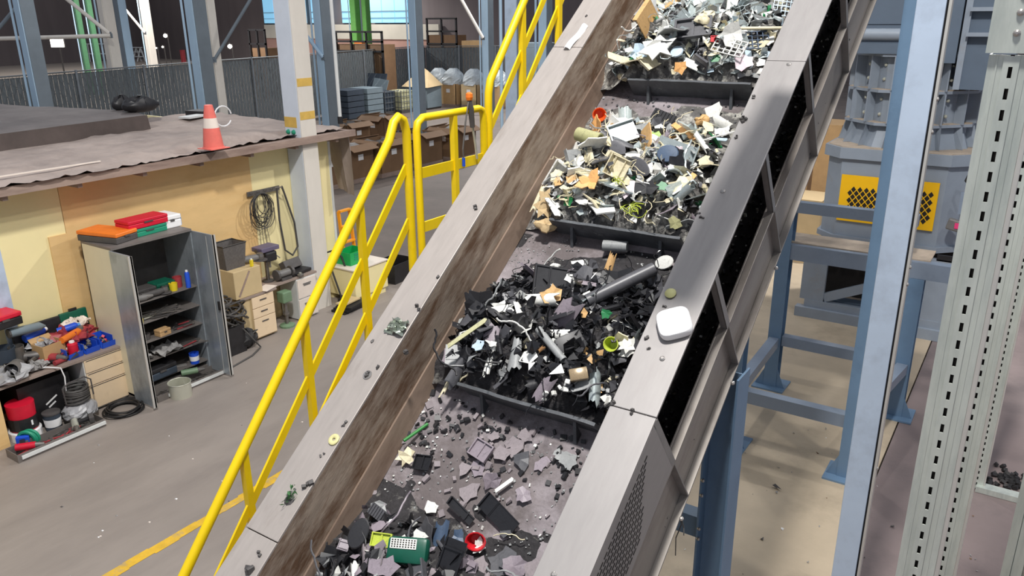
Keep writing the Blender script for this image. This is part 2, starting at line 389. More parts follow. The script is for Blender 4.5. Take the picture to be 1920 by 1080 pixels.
# ---- odd things lying on the conveyor's flanges
def on_flange(x, s): return cw(x, s, 0)
p = (-1.249, 1.779, 0.000)
sb = thing('white_square_gadget', 'small white rounded square plastic box lying on the right flange', 'gadget', cw(*p), rot=(INC, 0, 0))
def sq_(k, z): return [(k * .078 * math.copysign(abs(math.cos(a)) ** .5, math.cos(a)), k * .078 * math.copysign(abs(math.sin(a)) ** .5, math.sin(a)), z) for a in [i * math.pi / 16 for i in range(32)]]
b = MB(); R55 = Matrix.Rotation(.55, 3, 'Z'); lv = [(.80, 0), (.97, .008), (1, .02), (1, .036), (.94, .045), (.82, .049)]
for k_, z_ in lv: b.v += [tuple(R55 @ Vector(v)) for v in sq_(k_, z_)]
for i in range(5):
    for j in range(32): b.f.append((i * 32 + j, i * 32 + (j + 1) % 32, (i + 1) * 32 + (j + 1) % 32, (i + 1) * 32 + j))
b.f += [tuple(range(32))[::-1], tuple(range(160, 192))]
b.build('housing', 'clear_white', sb, smooth=True)
for i in range(3):
    for j in range(3):
        v = Euler((0, 0, .55)).to_matrix() @ Vector(((i - 1) * .034, (j - 1) * .034, .049))
        MB().lathe([(.004, -.001), (.0035, .0008)], v, 8).build('dimple', 'cone_band', sb)
p = (-2.652, 0.736, 0.000)
w = thing('plastic_washer', 'cream plastic ring washer lying on the left flange', 'washer', cw(*p), rot=(INC, 0, 0))
MB().lathe([(.009, 0), (.030, 0), (.030, .008), (.026, .011), (.013, .011), (.009, .008), (.009, 0)], n=20, cap=False).build('ring', mat('washer_cream', (214, 208, 150), .5), w, smooth=True)
p = (-2.726, 3.809, 0.000)
bl = thing('white_strip_scrap', 'long white strip of plastic lying on the left flange near the top', 'plastic scrap', cw(*p), rot=(INC, 0, 0))
f = MB()
f.grid(lambda u, v: (-.02 + .05 * v + .03 * u, -.12 + .24 * u, .004 + .022 * v * (1 - v) * 4 + .006 * math.sin(u * 7)), 10, 4); f.build('strip', 'clear_white', bl)
p = (-2.695, 0.413, 0.000)
pb = thing('green_sprig', 'tiny green sprig sprouting from dirt on the left flange', 'plant', cw(*p), rot=(INC, 0, 0))
f = MB(); qq = random.Random(5)
for k in range(34):
    a = qq.random() * 6.28; l = qq.uniform(.015, .04); bz = Vector((qq.gauss(0, .012), qq.gauss(0, .02), qq.uniform(0, .02)))
    t = Vector((math.cos(a) * .6, math.sin(a), .9)).normalized(); sd = t.orthogonal().normalized()
    f.add([bz - sd * .004, bz + t * l * .6 + sd * .006, bz + t * l, bz + t * l * .6 - sd * .006], [(0, 1, 2, 3)])
f.build('leaves', mat('leaf_green', (92, 140, 92), .6, var=.2, scale=30), pb)
MB().lathe([(.03, 0), (.02, .008), (.004, .012)], (0, -.02, 0), 9).build('soil', 'dark_grey', pb)
p = (-2.687, 1.413, 0.000)
fo = thing('crumpled_foil', 'crumpled grey green foil scrap on the left flange edge', 'foil', cw(*p), rot=(INC, 0, 0))
def foil(seed, n=9, a=.12, b=.09, amp=.03):
    g_ = random.Random(seed); H = [[g_.uniform(0, amp) for _ in range(n + 1)] for _ in range(n + 1)]; m = MB()
    m.grid(lambda u, v: ((u - .5) * a + g_.uniform(-.006, .006), (v - .5) * b + g_.uniform(-.006, .006), .003 + H[round(v * n)][round(u * n)]), n, n); return m
foil(4).build('sheet', mat('foil_grey', (150, 158, 146), .25, .6, var=.3, scale=20), fo)
def lump(name, px, label, size, m, seed, h0=0.0):
    g_ = random.Random(seed); mb_ = MB()
    for k in range(g_.randint(2, 4)):
        d = [size * g_.uniform(.3, .7) for _ in range(3)]
        mb_.box((g_.gauss(0, size * .25), g_.gauss(0, size * .3), d[2] * .35), d, (g_.random() * .6, g_.random() * .6, g_.random() * 3))
    o = mb_.build(name, m, None, bev=size * .06); o.location = cw(*px); o.rotation_euler = (INC, 0, 0)
    return tag(o, label, 'debris', 'crumbs lying on the conveyor flanges')
LUMP_L = [((-2.659, 2.276, 0.000), .03), ((-2.632, 1.773, -0.000), .022), ((-2.642, 1.557, 0.000), .03), ((-2.552, 1.286, 0.000), .034), ((-2.660, 1.163, 0.000), .025), ((-2.693, 1.114, 0.000), .03),
          ((-2.662, 0.642, 0.000), .022), ((-2.648, 0.829, 0.000), .022), ((-2.648, 0.492, 0.000), .035), ((-2.675, 0.054, -0.000), .06), ((-2.677, 0.119, 0.000), .025), ((-2.786, 1.301, 0.000), .02), ((-2.731, 4.045, 0.000), .018)]
ORD = ['topmost', 'second', 'third', 'fourth', 'fifth', 'sixth', 'seventh', 'eighth', 'ninth', 'tenth', 'eleventh', 'twelfth', 'thirteenth', 'fourteenth']
for i, (p, s_) in enumerate(sorted(LUMP_L, key=lambda v: -v[0][1])):
    lump('dirt_crumb', p, ORD[i] + ' dark dirt crumb counted down the left conveyor flange', s_, 'dark_grey', 40 + i)
LUMP_R = [((-1.355, 3.318, 0.000), .025), ((-1.369, 3.138, 0.000), .034), ((-1.358, 3.003, 0.000), .022), ((-1.349, 2.432, 0.000), .02), ((-1.380, 2.455, 0.000), .016), ((-1.335, 1.873, 0.000), .018), ((-1.356, 1.691, 0.000), .022), ((-1.326, 1.630, 0.000), .016), ((-1.375, 1.321, 0.000), .028), ((-1.270, 1.303, 0.000), .026), ((-1.501, 1.630, 0.000), .02)]
for i, (p, s_) in enumerate(sorted(LUMP_R, key=lambda v: -v[0][1])):
    lump('dirt_crumb', p, ORD[i] + ' dark dirt crumb counted down the right conveyor flange', s_, 'dark_grey', 80 + i)
p = (-1.333, 1.946, 0.000)
o = MB().lathe([(.024, 0), (.028, .012), (.02, .022), (.008, .026)], n=12).build('plastic_nub', mat('nub_olive', (188, 186, 130), .5), None, smooth=True)
o.location = cw(*p); o.rotation_euler = (INC, 0, 0); tag(o, 'pale olive plastic nub lying on the right flange', 'plastic scrap')
MB().lathe([(.027, 0), (.027, .003)], n=12).build('rim', 'dark_grey', o)
p = (-2.712, 1.109, 0.000)
o = MB().lathe([(.012, 0), (.026, 0), (.026, .004), (.012, .004), (.012, 0)], n=16, cap=False).build('flat_washer', 'bolt_steel', None)
o.location = cw(*p) + Vector((.02, 0, .001)); o.rotation_euler = (INC, 0, 0); tag(o, 'flat grey steel washer lying on the left flange', 'washer')
MB().lathe([(.010, 0), (.012, .003), (.010, .003)], n=10).build('dirt_plug', 'dark_grey', o)

# ================================================================== RIGHT SIDE: support legs, steel frame, uprights, machine
def hsec(mb, x, y, z0, z1, w, d, t=.012, along='x'):
    """H section post: flanges w wide, d apart"""
    if along == 'x':
        mb.span((x - d / 2, y - w / 2, z0), (x - d / 2 + t, y + w / 2, z1)); mb.span((x + d / 2 - t, y - w / 2, z0), (x + d / 2, y + w / 2, z1))
        mb.span((x - d / 2 + t, y - t / 2, z0), (x + d / 2 - t, y + t / 2, z1))
    else:
        mb.span((x - w / 2, y - d / 2, z0), (x + w / 2, y - d / 2 + t, z1)); mb.span((x - w / 2, y + d / 2 - t, z0), (x + w / 2, y + d / 2, z1))
        mb.span((x - t / 2, y - d / 2 + t, z0), (x + t / 2, y + d / 2 - t, z1))
    return mb
cs = thing('conveyor_support', 'blue steel leg holding up the conveyor beside its perforated guard', 'support leg', (-1.2, 4.0, 0))
def zrail(y): return (cw(-1.2, 0, HB).z + (y - cw(-1.2, 0, HB).y) * math.tan(INC))
for x in (-.02, -1.55):
    hsec(MB(), x, 0, 0.02, zrail(3.9) - .01, .2, .17, along='x').build('leg', 'blue_paint', cs)
    MB().span((x - .16, -.16, 0), (x + .16, .16, .02)).build('base_plate', 'blue_paint', cs)
MB().span((-1.46, -.05, 1.62), (-.105, .05, 1.76)).build('crossbeam', 'blue_paint', cs)
for z in (1.65, 1.72, 1.95, 2.05):
    MB().lathe([(.012, 0), (.012, .01), (.006, .014)], (-.09, -.09, z), 6, Matrix.Rotation(R(90), 3, 'X')).build('bolt', 'bolt_steel', cs)
# wire ties hanging under the channel
o = MB().tube([cw(-1.18, 1.22, HB), cw(-1.18, 1.22, HB) + Vector((.01, .01, -.08)), cw(-1.18, 1.22, HB) + Vector((-.01, 0, -.16)), cw(-1.18, 1.2, HB) + Vector((.0, 0, -.24))], .003, 5)
o.tube([cw(-1.18, 1.22, HB), cw(-1.18, 1.22, HB) + Vector((.02, .02, -.1)), cw(-1.18, 1.22, HB) + Vector((.03, .0, -.13))], .003, 5)
o = o.build('tie_wire', 'hose_grey', None); tag(o, 'thin loose wire hanging below the conveyor channel', 'wire')

fr = thing('post_and_beam_stand', 'blue grey steel stand of posts and beams in front of the machine', 'frame', (-2.4, 9.7, 0))
def fpost(x, y, h, m='blue_paint'):
    p_ = hsec(MB(), x, y, .02, h, .16, .18, along='y').build('post', m, fr)
    MB().span((x - .2, y - .2, 0), (x + .2, y + .2, .02)).build('base_plate', m, p_)
    for s_ in (-1, 1):
        MB().prism([(x + s_ * .08, y - .08, .02), (x + s_ * .19, y - .08, .02), (x + s_ * .08, y - .08, .26)], (0, 0, 0), (0, .012, 0)).build('gusset', m, p_)
    return p_
ax, ay = 0, 0
fpost(0, 0, 2.5); fpost(1.5, 0, 1.745); fpost(0.05, -1.75, 2.6); fpost(1.3, -1.75, 7)
def fbeam(p, q, w, h, m='blue_grey_paint'): return MB().bar(p, q, w, h).build('beam', m, fr)
fbeam((.09, 0, .66), (1.42, 0, .66), .12, .13); fbeam((.14, -1.75, .64), (1.22, -1.75, .64), .12, .14)
fbeam((0, -.09, .64), (0.05, -1.66, .64), .12, .12); fbeam((1.5, -.09, .64), (1.3, -1.66, .64), .12, .12)
fbeam((.05, 0, 1.84), (3.4, 0, 1.84), .14, .19); fbeam((.09, 0, 2.40), (1.42, 0, 2.40), .12, .13)
MB().span((-.1, .02, 1.935), (1.6, .5, 1.95)).build('ledge', 'dust_tan', fr)

gp = thing('tall_box_post', 'tall pale blue steel post standing in front of the machine', 'post', (-.685, 5.6, 0), rz=R(3))
MB().span((-.08, -.085, .02), (.08, .085, 7)).build('shaft', 'pale_blue_paint', gp, bev=.004)
MB().span((.092, -.06, .02), (.108, .10, 7)).build('edge_strip', 'galv_edge', gp)
MB().span((.0802, .02, .02), (.0918, .05, 7)).build('spacer', 'dark_grey', gp)
MB().span((-.2, -.2, 0), (.2, .2, .02)).build('base_plate', 'blue_paint', gp)
for z in (1.5, 2.9, 3.02, 3.9, 4.1):
    MB().lathe([(.014, 0), (.012, .008), (.005, .013)], (.108, -.03, z), 8, Matrix.Rotation(R(90), 3, 'Y')).build('bolt', 'bolt_steel', gp)

def upright(loc, w, pitch, h, label, lap=False, z0=0):
    u_ = thing('slotted_upright', label, 'upright', loc, group='slotted galvanised uprights')
    sw, sl = .0058, pitch * .26; a = w / 2
    m = MB()
    # front face with real slots, ribs beside them, returns to the back
    m.span((-a, -.004, z0), (-.022, 0, h)); m.span((.022, -.004, z0), (a, 0, h))
    m.span((-.022, -.010, z0), (-sw, -.005, h)); m.span((sw, -.010, z0), (.022, -.005, h))
    k = int((h - z0) / pitch)
    for i in range(k + 1):
        z = z0 + i * pitch
        m.span((-sw, -.010, z + sl), (sw, -.005, z + pitch - sl))
    for sx in (-1, 1):
        m.span((sx * a - .004 * (sx > 0), 0, z0), (sx * a + .004 * (sx < 0), w * .75, h))
        m.span((sx * a * .62 - .002, -.007, z0), (sx * a * .62 + .002, -.004, h))
    m.build('profile', 'galvanised', u_)
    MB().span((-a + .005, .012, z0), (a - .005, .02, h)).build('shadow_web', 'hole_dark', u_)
    MB().span((a + .0005, -.006, z0), (a + w * .13, .012, h)).build('edge_return', 'galv_edge', u_, bev=.003)
    return u_
u1 = upright((-.118, 3.0, 0), .128, .066, 4.475, 'near galvanised upright with a line of black slots')
pl = MB().span((-.075, -.018, 4.48), (.088, -.008, 6)).build('lap_plate', 'galvanised', u1)
for z in (4.54, 4.60, 4.66, 4.76, 4.82): MB().lathe([(.011, 0), (.010, .006), (.004, .009)], (.0, -.018, z), 10, Matrix.Rotation(R(90), 3, 'X')).build('bolt', 'bolt_steel', pl)
upright((-.052, 4.6, 0), .128, .066, 6, 'second galvanised slotted upright just behind the near one')
u3 = upright((.06, 8.4, 0), .12, .066, 6, 'farthest thin galvanised slotted upright standing on a floor rail')
MB().span((.0, -.06, 0), (.75, .06, .06)).build('floor_rail', 'galvanised', u3)
hb = thing('floor_debris_tray', 'dark heap of crumbs lying on floor beside the farthest upright', 'debris heap', (.35, 8.75, 0))
f = MB(); 
for k in range(60): f.box((qq.gauss(0, .12), qq.gauss(0, .1), .02), (.05, .04, .03), (qq.random(), qq.random(), qq.random() * 3))
f.build('crumbs', 'crumb_black', hb, kind='stuff')
pn = thing('grey_access_panel', 'grey beige steel panel with a ring pull at right edge', 'panel', (0.287, 4.300, 1.808), rz=R(-16))
pn.location.z = 0
MB().span((-.07, 0, 0), (-.03, .05, 4.2)).build('frame_edge', 'galvanised', pn)
MB().span((-.028, .01, 0), (.02, .04, 3.6)).build('stile', 'galvanised', pn)
MB().span((.026, .01, 0), (1.1, .04, 3.6)).build('leaf', mat('panel_beige', (150, 148, 134), .5, .2, var=.12, scale=5), pn)
MB().tube(arc((.10, .0, 1.62), .035, 0, 360, 16, 'xz')[:-1], .006, 6, closed=True).build('ring_pull', 'steel_dull', pn)

# ---- shredder machine behind the frame
mc = thing('shredder_machine', 'large grey blue shredder with bolted rings and yellow mesh guard', 'machine', (-1.72, 13.55, 0))
def chamf(hw, hd, c): return [(-hw + c, -hd), (hw - c, -hd), (hw, -hd + c), (hw, hd - c), (hw - c, hd), (-hw + c, hd), (-hw, hd - c), (-hw, -hd + c)]
def ring(mb, pr0, z0, pr1, z1):
    n_ = len(pr0); return mb.add([(x, y, z0) for x, y in pr0] + [(x, y, z1) for x, y in pr1], [tuple(range(n_))[::-1], tuple(range(n_, 2 * n_))] + [(i, (i + 1) % n_, n_ + (i + 1) % n_, n_ + i) for i in range(n_)])
c1, c2 = chamf(.95, .95, .24), chamf(1.02, 1.02, .28)
ring(MB(), c1, 1.38, c1, 2.56).build('lower_body', 'machine_paint', mc)
ring(MB(), c2, 2.56, c2, 2.72).build('body_rim', 'machine_paint', mc)
ring(MB(), chamf(.98, .98, .26), 2.72, chamf(.98, .98, .26), 2.735).build('dust_layer', 'dust_tan', mc)
ring(MB(), chamf(1.0, 1.0, .27), 1.3, chamf(1.0, 1.0, .27), 1.38).build('foot_ring', 'machine_paint', mc)
for k in range(7):
    MB().span((-.86 + k * .27, -1.02, 1.20), (-.66 + k * .27, -.98, 1.29)).build('foot_block', 'black_plastic', mc)
def octo(r): return [(r * math.cos(R(22.5 + 45 * k)), r * math.sin(R(22.5 + 45 * k))) for k in range(8)]
ring(MB(), octo(.92), 2.735, octo(.80), 3.05).build('cone_section', 'machine_paint', mc)
ring(MB(), octo(.78), 3.05, octo(.78), 4.05).build('drum', 'machine_paint', mc)
for z in (3.05, 3.52, 4.02): ring(MB(), octo(.94), z, octo(.94), z + .04).build('ring_flange', 'machine_paint', mc)
for z in (3.09, 3.56): ring(MB(), octo(.93), z, octo(.93), z + .006).build('dust_layer', 'dust_tan', mc)
for k in range(16):
    a = R(22.5 * k + 11); ca, sa = math.cos(a), math.sin(a)
    for (z0, z1) in ((3.09, 3.52), (3.56, 4.02)):
        MB().bar((ca * .76, sa * .76, (z0 + z1) / 2), (ca * .92, sa * .92, (z0 + z1) / 2), .02, z1 - z0).build('rib', 'machine_paint', mc)
    MB().add([(ca * .80, sa * .80, 3.05), (ca * .80, sa * .80, 2.74), (ca * .98, sa * .98, 2.74), (ca * .9 - sa * .02, sa * .9 + ca * .02, 3.05)], [(0, 1, 2, 3)]).build('rib', 'machine_paint', mc)
    if sa < .2:
        for dz in (3.2, 3.42, 3.7, 3.9):
            MB().lathe([(.028, 0), (.024, .03), (.01, .04)], (math.cos(a + .16) * .76, math.sin(a + .16) * .76, dz), 6, Matrix.Rotation(a + .16, 3, 'Z') @ Matrix.Rotation(R(90), 3, 'Y')).build('bolt', 'steel_bright', mc)
MB().span((-.72, -.9, 4.06), (.16, .8, 4.2)).build('hopper_base', 'machine_dark', mc)
MB().tube([(-.9, -.86, 4.32), (.2, -.86, 4.32)], .085, 12).build('hopper_roller', 'machine_paint', mc, smooth=True)
MB().span((-.88, -.86, 4.2), (.16, .8, 4.46)).build('hopper_frame', 'machine_dark', mc)
MB().span((-.9, -.88, 4.46), (.18, -.84, 7.2)).build('hopper_panel', 'machine_dark', mc)
MB().span((.34, -.9, 3.95), (.56, .2, 7.2)).build('chute', 'machine_dark', mc)
MB().span((.58, -.86, 3.6), (.66, -.2, 7.2)).build('side_column', 'machine_paint', mc)
for z in (4.3, 4.62, 4.94, 5.26, 5.58): MB().span((.64, -.95, z), (1.3, -.2, z + .05)).build('side_shelf', 'machine_paint', mc)
MB().span((.66, -.8, 3.6), (1.25, -.2, 7.2)).build('side_case', 'machine_dark', mc)
# yellow guard with diamond openings
gd = MB()
gd.span((-.68, -1.00, 1.62), (.64, -.975, 2.32))
gd = gd.build('guard_plate', mat('guard_yellow', (244, 188, 8), .45, var=.03), mc)
for (xa, xb, za, zb) in ((-.58, .06, 1.78, 2.14), (.28, .56, 1.70, 2.14)):
    f = MB(); nx, nz = int((xb - xa) / .09), int((zb - za) / .11)
    for i in range(nx):
        for j in range(nz * 2):
            cx = xa + .045 + i * .09 + (.045 if j % 2 else 0); cz = za + .05 + j * .056
            if cx > xb: continue
            f.add([(cx - .036, -1.002, cz), (cx, -1.002, cz - .046), (cx + .036, -1.002, cz), (cx, -1.002, cz + .046)], [(0, 1, 2, 3)])
    f.build('diamond_openings', 'hole_dark', gd, kind='stuff')
# skid below
for (a, b) in (((-1.12, -1.1, .0), (1.3, -.95, .16)), ((-1.12, .9, .0), (1.3, 1.05, .16))): MB().span(a, b).build('skid_beam', 'machine_paint', mc)
MB().span((-1.08, -1.02, .28), (-.72, -.94, 1.22)).build('leg_panel', 'machine_paint', mc)
MB().span((.62, -1.02, .28), (1.0, -.94, 1.22)).build('leg_panel', 'machine_paint', mc)
MB().span((-1.0, -.9, .16), (1.0, -.7, .3)).build('skid_beam', 'machine_dark', mc)
MB().bar((-.72, -.98, .34), (.62, -.98, .95), .06, .14).build('diagonal_brace', 'machine_paint', mc)
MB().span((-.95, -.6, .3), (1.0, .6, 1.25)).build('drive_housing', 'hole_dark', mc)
MB().span((-1.0, -1.03, .16), (1.1, -.93, .28)).build('sill', 'machine_paint', mc)
ct = thing('pendant_control', 'small grey pendant controller with pink label hung on the machine', 'controller', (-0.761, 12.450, 1.794))
MB().box((0, 0, -.03), (.28, .1, .16), (0, .2, 0)).build('body', 'grey_plastic', ct, bev=.02)
MB().box((.02, -.055, -.02), (.12, .01, .08)).build('pink_tag', mat('pink', (226, 60, 120), .5), ct)
MB().box((.06, -.02, .30), (.18, .06, .3)).build('holder', 'blue_grey_paint', ct)
MB().box((.08, -.055, .27), (.1, .01, .14)).build('blue_tag', 'sky_blue', ct)
MB().tube([(.1, 0, .5), (0, -.02, .62), (.04, -.02, .76), (.18, -.02, .82), (.24, 0, .7), (.15, 0, .52)], .022, 8).build('cable', 'black_rubber', ct)
for i, (p, d, m_) in enumerate([(0, (.9, .9, 1.25), 'cardboard_pale'), (0, (1.0, 1.0, 2.5), 'cardboard')]):
    o = thing('cardboard_carton', ['pale cardboard carton standing left of the shredder machine', 'tan cardboard carton behind the pale one left of the machine'][i], 'carton', ((-3.691, 15.880, 1.301)[0] - i * .15, (-3.691, 15.880, 1.301)[1] + i * 1.5, 0))
    MB().span((-d[0] / 2, -d[1] / 2, 0), (d[0] / 2, d[1] / 2, d[2])).build('box', m_, o)
    MB().span((-.04, -d[1] / 2 - .004, d[2] * .2), (.04, -d[1] / 2, d[2])).build('tape', 'cardboard_dark', o)
# white scraps on the right floor
for i in range(70):
    x, y = rnd.uniform(-2.4, .2), rnd.uniform(5.2, 9.6); s_ = rnd.uniform(.008, .028)
    if i == 0: x, y, s_ = ((-1.645, 7.329, 0.000))[0], ((-1.645, 7.329, 0.000))[1], .07
    o = MB().add([(rnd.uniform(-1, 1) * s_, rnd.uniform(-1, 1) * s_, rnd.uniform(.2, .8) * s_) for _ in range(4)] + [(0, 0, 0)], [(0, 1, 2), (0, 2, 3), (0, 1, 4), (1, 2, 4), (2, 3, 4), (3, 0, 4)]).build('plastic_flake', rnd.choice(['clear_white', 'cloth_grey', 'cloth_grey', 'dark_grey', 'cardboard_dark']), None)
    o.location = (x, y, .001)
    tag(o, 'largest white flake lying on the beige slab' if i == 0 else 'tiny scrap flake lying on the floor right of the conveyor', 'plastic scrap', None if i == 0 else 'flakes on the right floor')

# ================================================================== SCRAP ON THE BELT
for n_, c_, r_, me_ in [('s_white', (232, 232, 226), .4, 0), ('s_cream', (218, 208, 176), .5, 0), ('s_silver', (176, 186, 186), .25, .45), ('s_grey', (148, 150, 150), .45, 0),
                        ('s_darkgrey', (84, 84, 88), .4, 0), ('s_mauve', (142, 132, 140), .5, 0), ('s_black', (33, 33, 36), .22, 0), ('s_black2', (44, 44, 47), .45, 0),
                        ('s_tan', (206, 166, 112), .6, 0), ('s_peach', (236, 178, 112), .6, 0), ('s_brown', (150, 110, 70), .8, 0), ('s_orange', (232, 92, 38), .45, 0),
                        ('s_pcb', (34, 120, 70), .45, 0), ('s_lime', (186, 200, 70), .5, 0), ('s_pale_lime', (160, 190, 96), .5, 0), ('s_red', (206, 32, 44), .4, 0),
                        ('s_slate', (70, 88, 112), .45, 0), ('s_pink', (222, 206, 212), .5, 0), ('s_pale_blue', (190, 210, 224), .4, 0), ('s_deep_green', (14, 84, 66), .4, 0),
                        ('s_foam', (204, 178, 136), .9, 0), ('s_amber', (150, 132, 104), .25, .2), ('s_olive', (168, 166, 120), .5, 0), ('s_dust', (144, 135, 138), .8, 0), ('s_green_stick', (50, 130, 60), .5, 0)]:
    mat(n_, c_, r_, me_, var=.13, scale=14, col2=tuple(int(v * .72) for v in c_), mix=(.56, .74))
mat('s_clear', (196, 208, 206), .12, 0, var=.1, scale=14, alpha=.6)
q = random.Random(11)
def m_shard(seed, elong=1., folds=.32, t=.028):
    g_ = random.Random(seed); n_ = g_.randint(5, 8); P = []
    for i in range(n_):
        a = 2 * math.pi * (i + g_.uniform(-.3, .3)) / n_; r_ = g_.uniform(.3, .55)
        P.append(Vector((math.cos(a) * r_ * elong, math.sin(a) * r_ / elong, 0)))
    d = Vector((math.cos(seed), math.sin(seed), 0)); k = folds * g_.uniform(-1, 1)
    mid = []
    for i in range(n_): mid += [P[i], P[i].lerp(P[(i + 1) % n_], .5) * g_.uniform(.78, 1.04)]
    z = lambda p_: k * abs(p_.dot(d)) + .12 * folds * math.sin(p_.x * 9 + seed) - abs(k) * .1
    top = [Vector((p_.x, p_.y, z(p_) + t / 2)) for p_ in mid]; bot = [Vector((p_.x, p_.y, z(p_) - t / 2)) for p_ in mid]; N = len(mid)
    m = MB(); c0 = Vector((0, 0, z(Vector((0, 0, 0))) + t / 2))
    m.add(top + bot + [c0, c0 - Vector((0, 0, t))], [(i, (i + 1) % N, 2 * N) for i in range(N)] + [(N + (i + 1) % N, N + i, 2 * N + 1) for i in range(N)] + [(i, N + i, N + (i + 1) % N, (i + 1) % N) for i in range(N)])
    return m
def m_curl(seed, ang=120, t=.025, rows=5, cols=7):
    g_ = random.Random(seed); a = R(ang * g_.uniform(.6, 1.2)); rr = .5 / max(.6, a) * 1.2; L = g_.uniform(.6, 1.1); m = MB()
    ja = [g_.uniform(-.12, .12) for _ in range(cols + 1)]; jb = [g_.uniform(-.12, .12) for _ in range(cols + 1)]
    def fn(off):
        def f_(u, v):
            i = round(u * cols); y = (-L / 2 + ja[i]) * (1 - v) + (L / 2 + jb[i]) * v; th = (u - .5) * a; r_ = rr + off - .12 * v * (seed % 3 == 0)
            return (r_ * math.sin(th), y, r_ * math.cos(th) - rr * .8)
        return f_
    m.grid(fn(0), cols, rows); k = len(m.v); m.grid(fn(-t), cols, rows); w_ = cols + 1
    for i in range(cols):
        m.f.append((i, i + 1, k + i + 1, k + i)); b_ = rows * w_; m.f.append((b_ + i, b_ + i + 1, k + b_ + i + 1, k + b_ + i))
    for j in range(rows):
        for e in (0, cols): m.f.append((j * w_ + e, (j + 1) * w_ + e, k + (j + 1) * w_ + e, k + j * w_ + e))
    return m
def m_wire(seed, turns=1.0, r_=.018, n_=18):
    g_ = random.Random(seed); p_ = Vector((-.5, 0, .1)); d = Vector((1, 0, 0)); out = []
    for i in range(n_):
        out.append(p_.copy()); d = (Euler((0, g_.uniform(-.3, .3) * turns, g_.uniform(-.55, .55) * turns)).to_matrix() @ d).normalized()
        p_ = p_ + d * (1.1 / n_); p_.z = max(-.02, min(.3, p_.z))
    return MB().tube(out, r_, 5)
def m_box(seed):
    g_ = random.Random(seed); a, b, c = g_.uniform(.4, .6), g_.uniform(.25, .45), g_.uniform(.12, .3); t = .04; m = MB()
    m.span((-a, -b, 0), (a, b, t)); m.span((-a, -b, t), (-a + t, b, c)); m.span((-a + t, b - t, t), (a, b, c * g_.uniform(.5, 1)))
    if g_.random() < .6: m.span((-a + t, -b, t), (a * g_.uniform(-.2, .9), -b + t, c))
    for k in range(g_.randint(0, 3)): x = g_.uniform(-a * .7, a * .8); m.span((x, -b + t, t), (x + t * .6, b - t, c * .5))
    return m
def m_grid(seed, nx=5, ny=4):
    m = MB()
    for i in range(nx + 1): x = -.5 + i / nx; m.box((x, 0, .02), (.035, .8, .05))
    for j in range(ny + 1): y = -.4 + .8 * j / ny; m.box((0, y, .02), (1.03, .035, .044))
    return m
def m_ribbed(seed):
    m = MB().span((-.5, -.32, 0), (.5, .32, .05))
    for i in range(7): m.span((-.46 + i * .145, -.3, .05), (-.40 + i * .145, .3, .1))
    return m
def m_tube(seed, L=1.0, r_=.2, open_=True):
    m = MB(); rot_ = Matrix.Rotation(R(90), 3, 'Y')
    m.lathe([(r_, -L / 2), (r_, L / 2), (r_ * .78, L / 2), (r_ * .78, -L / 2), (r_, -L / 2)], (0, 0, r_ * .8), 14, rot_, cap=False); return m
def m_disc(seed, r_=.5, t=.08):
    return MB().lathe([(r_ * .9, -t / 2), (r_, 0), (r_ * .92, t / 2), (r_ * .3, t * .75)], n=16)
def m_cup(seed):
    return MB().lathe([(.26, 0), (.30, .02), (.5, .55), (.44, .55), (.26, .08)], n=14)
def m_chunk(seed):
    g_ = random.Random(seed); m = MB(); n_, k_ = 9, 6
    def f_(u, v):
        a = 2 * math.pi * u; b = math.pi * (v - .5); rr = .42 * (1 + .22 * vn(math.cos(a) * 2.5, math.sin(a) * 2.5 + v * 3, seed))
        return (rr * math.cos(b) * math.cos(a) * 1.15, rr * math.cos(b) * math.sin(a) * .8, rr * math.sin(b) * .5)
    m.grid(f_, 14, 8); return m
def m_tray(seed):
    m = MB().span((-.5, -.4, 0), (.5, .4, .04))
    for a, b in (((-.5, -.4, .04), (.5, -.34, .14)), ((-.5, .34, .04), (.5, .4, .14)), ((-.5, -.34, .04), (-.44, .34, .14)), ((.44, -.34, .04), (.5, .34, .14)), ((-.04, -.34, .04), (.04, .34, .1))): m.span(a, b)
    return m
def m_splay(seed):
    m = MB()
    for k in range(5):
        a = R(72 * k + 20 * math.sin(k * 3.1 + seed)); l = .5 if k % 2 else .36; d = Vector((math.cos(a), math.sin(a), 0)); n_ = Vector((-d.y, d.x, 0))
        m.prism([n_ * .12, d * l * .6 + n_ * .15 + zz * .1, d * l + zz * .16, d * l * .6 - n_ * .13 + zz * .08, n_ * -.12], (0, 0, 0), (0, 0, .05))
    return m
def m_star(seed):
    m = MB()
    g_ = random.Random(seed); out = []
    for k in range(13):
        a = 2 * math.pi * k / 13; r_ = .5 if k % 2 else g_.uniform(.22, .42); out.append((r_ * math.cos(a) * 1.1, r_ * math.sin(a) * .85, .05 * math.sin(k * 2)))
    return m.prism(out, (0, 0, 0), (0, 0, .07))
def m_bar(seed): return MB().prism([(-.5, -.09, 0), (.42, -.1, 0), (.5, -.02, 0), (.47, .1, 0), (-.46, .09, 0)], (0, 0, 0), (0, 0, .07))
def m_tangle(seed):
    m = MB(); g_ = random.Random(seed)
    for k in range(9):
        c_ = Vector((g_.gauss(0, .16), g_.gauss(0, .12), .06 + .12 * g_.random())); r_ = g_.uniform(.12, .34); ti = Euler((g_.uniform(-.9, .9), g_.uniform(-.9, .9), 0)).to_matrix()
        m.tube([c_ + ti @ Vector((r_ * math.cos(a), r_ * .8 * math.sin(a), 0)) for a in [i * .5 + g_.random() for i in range(g_.randint(6, 13))]], .016, 5)
    return m
def m_rounded(seed):
    return MB().box((0, 0, .14), (1, .62, .28))
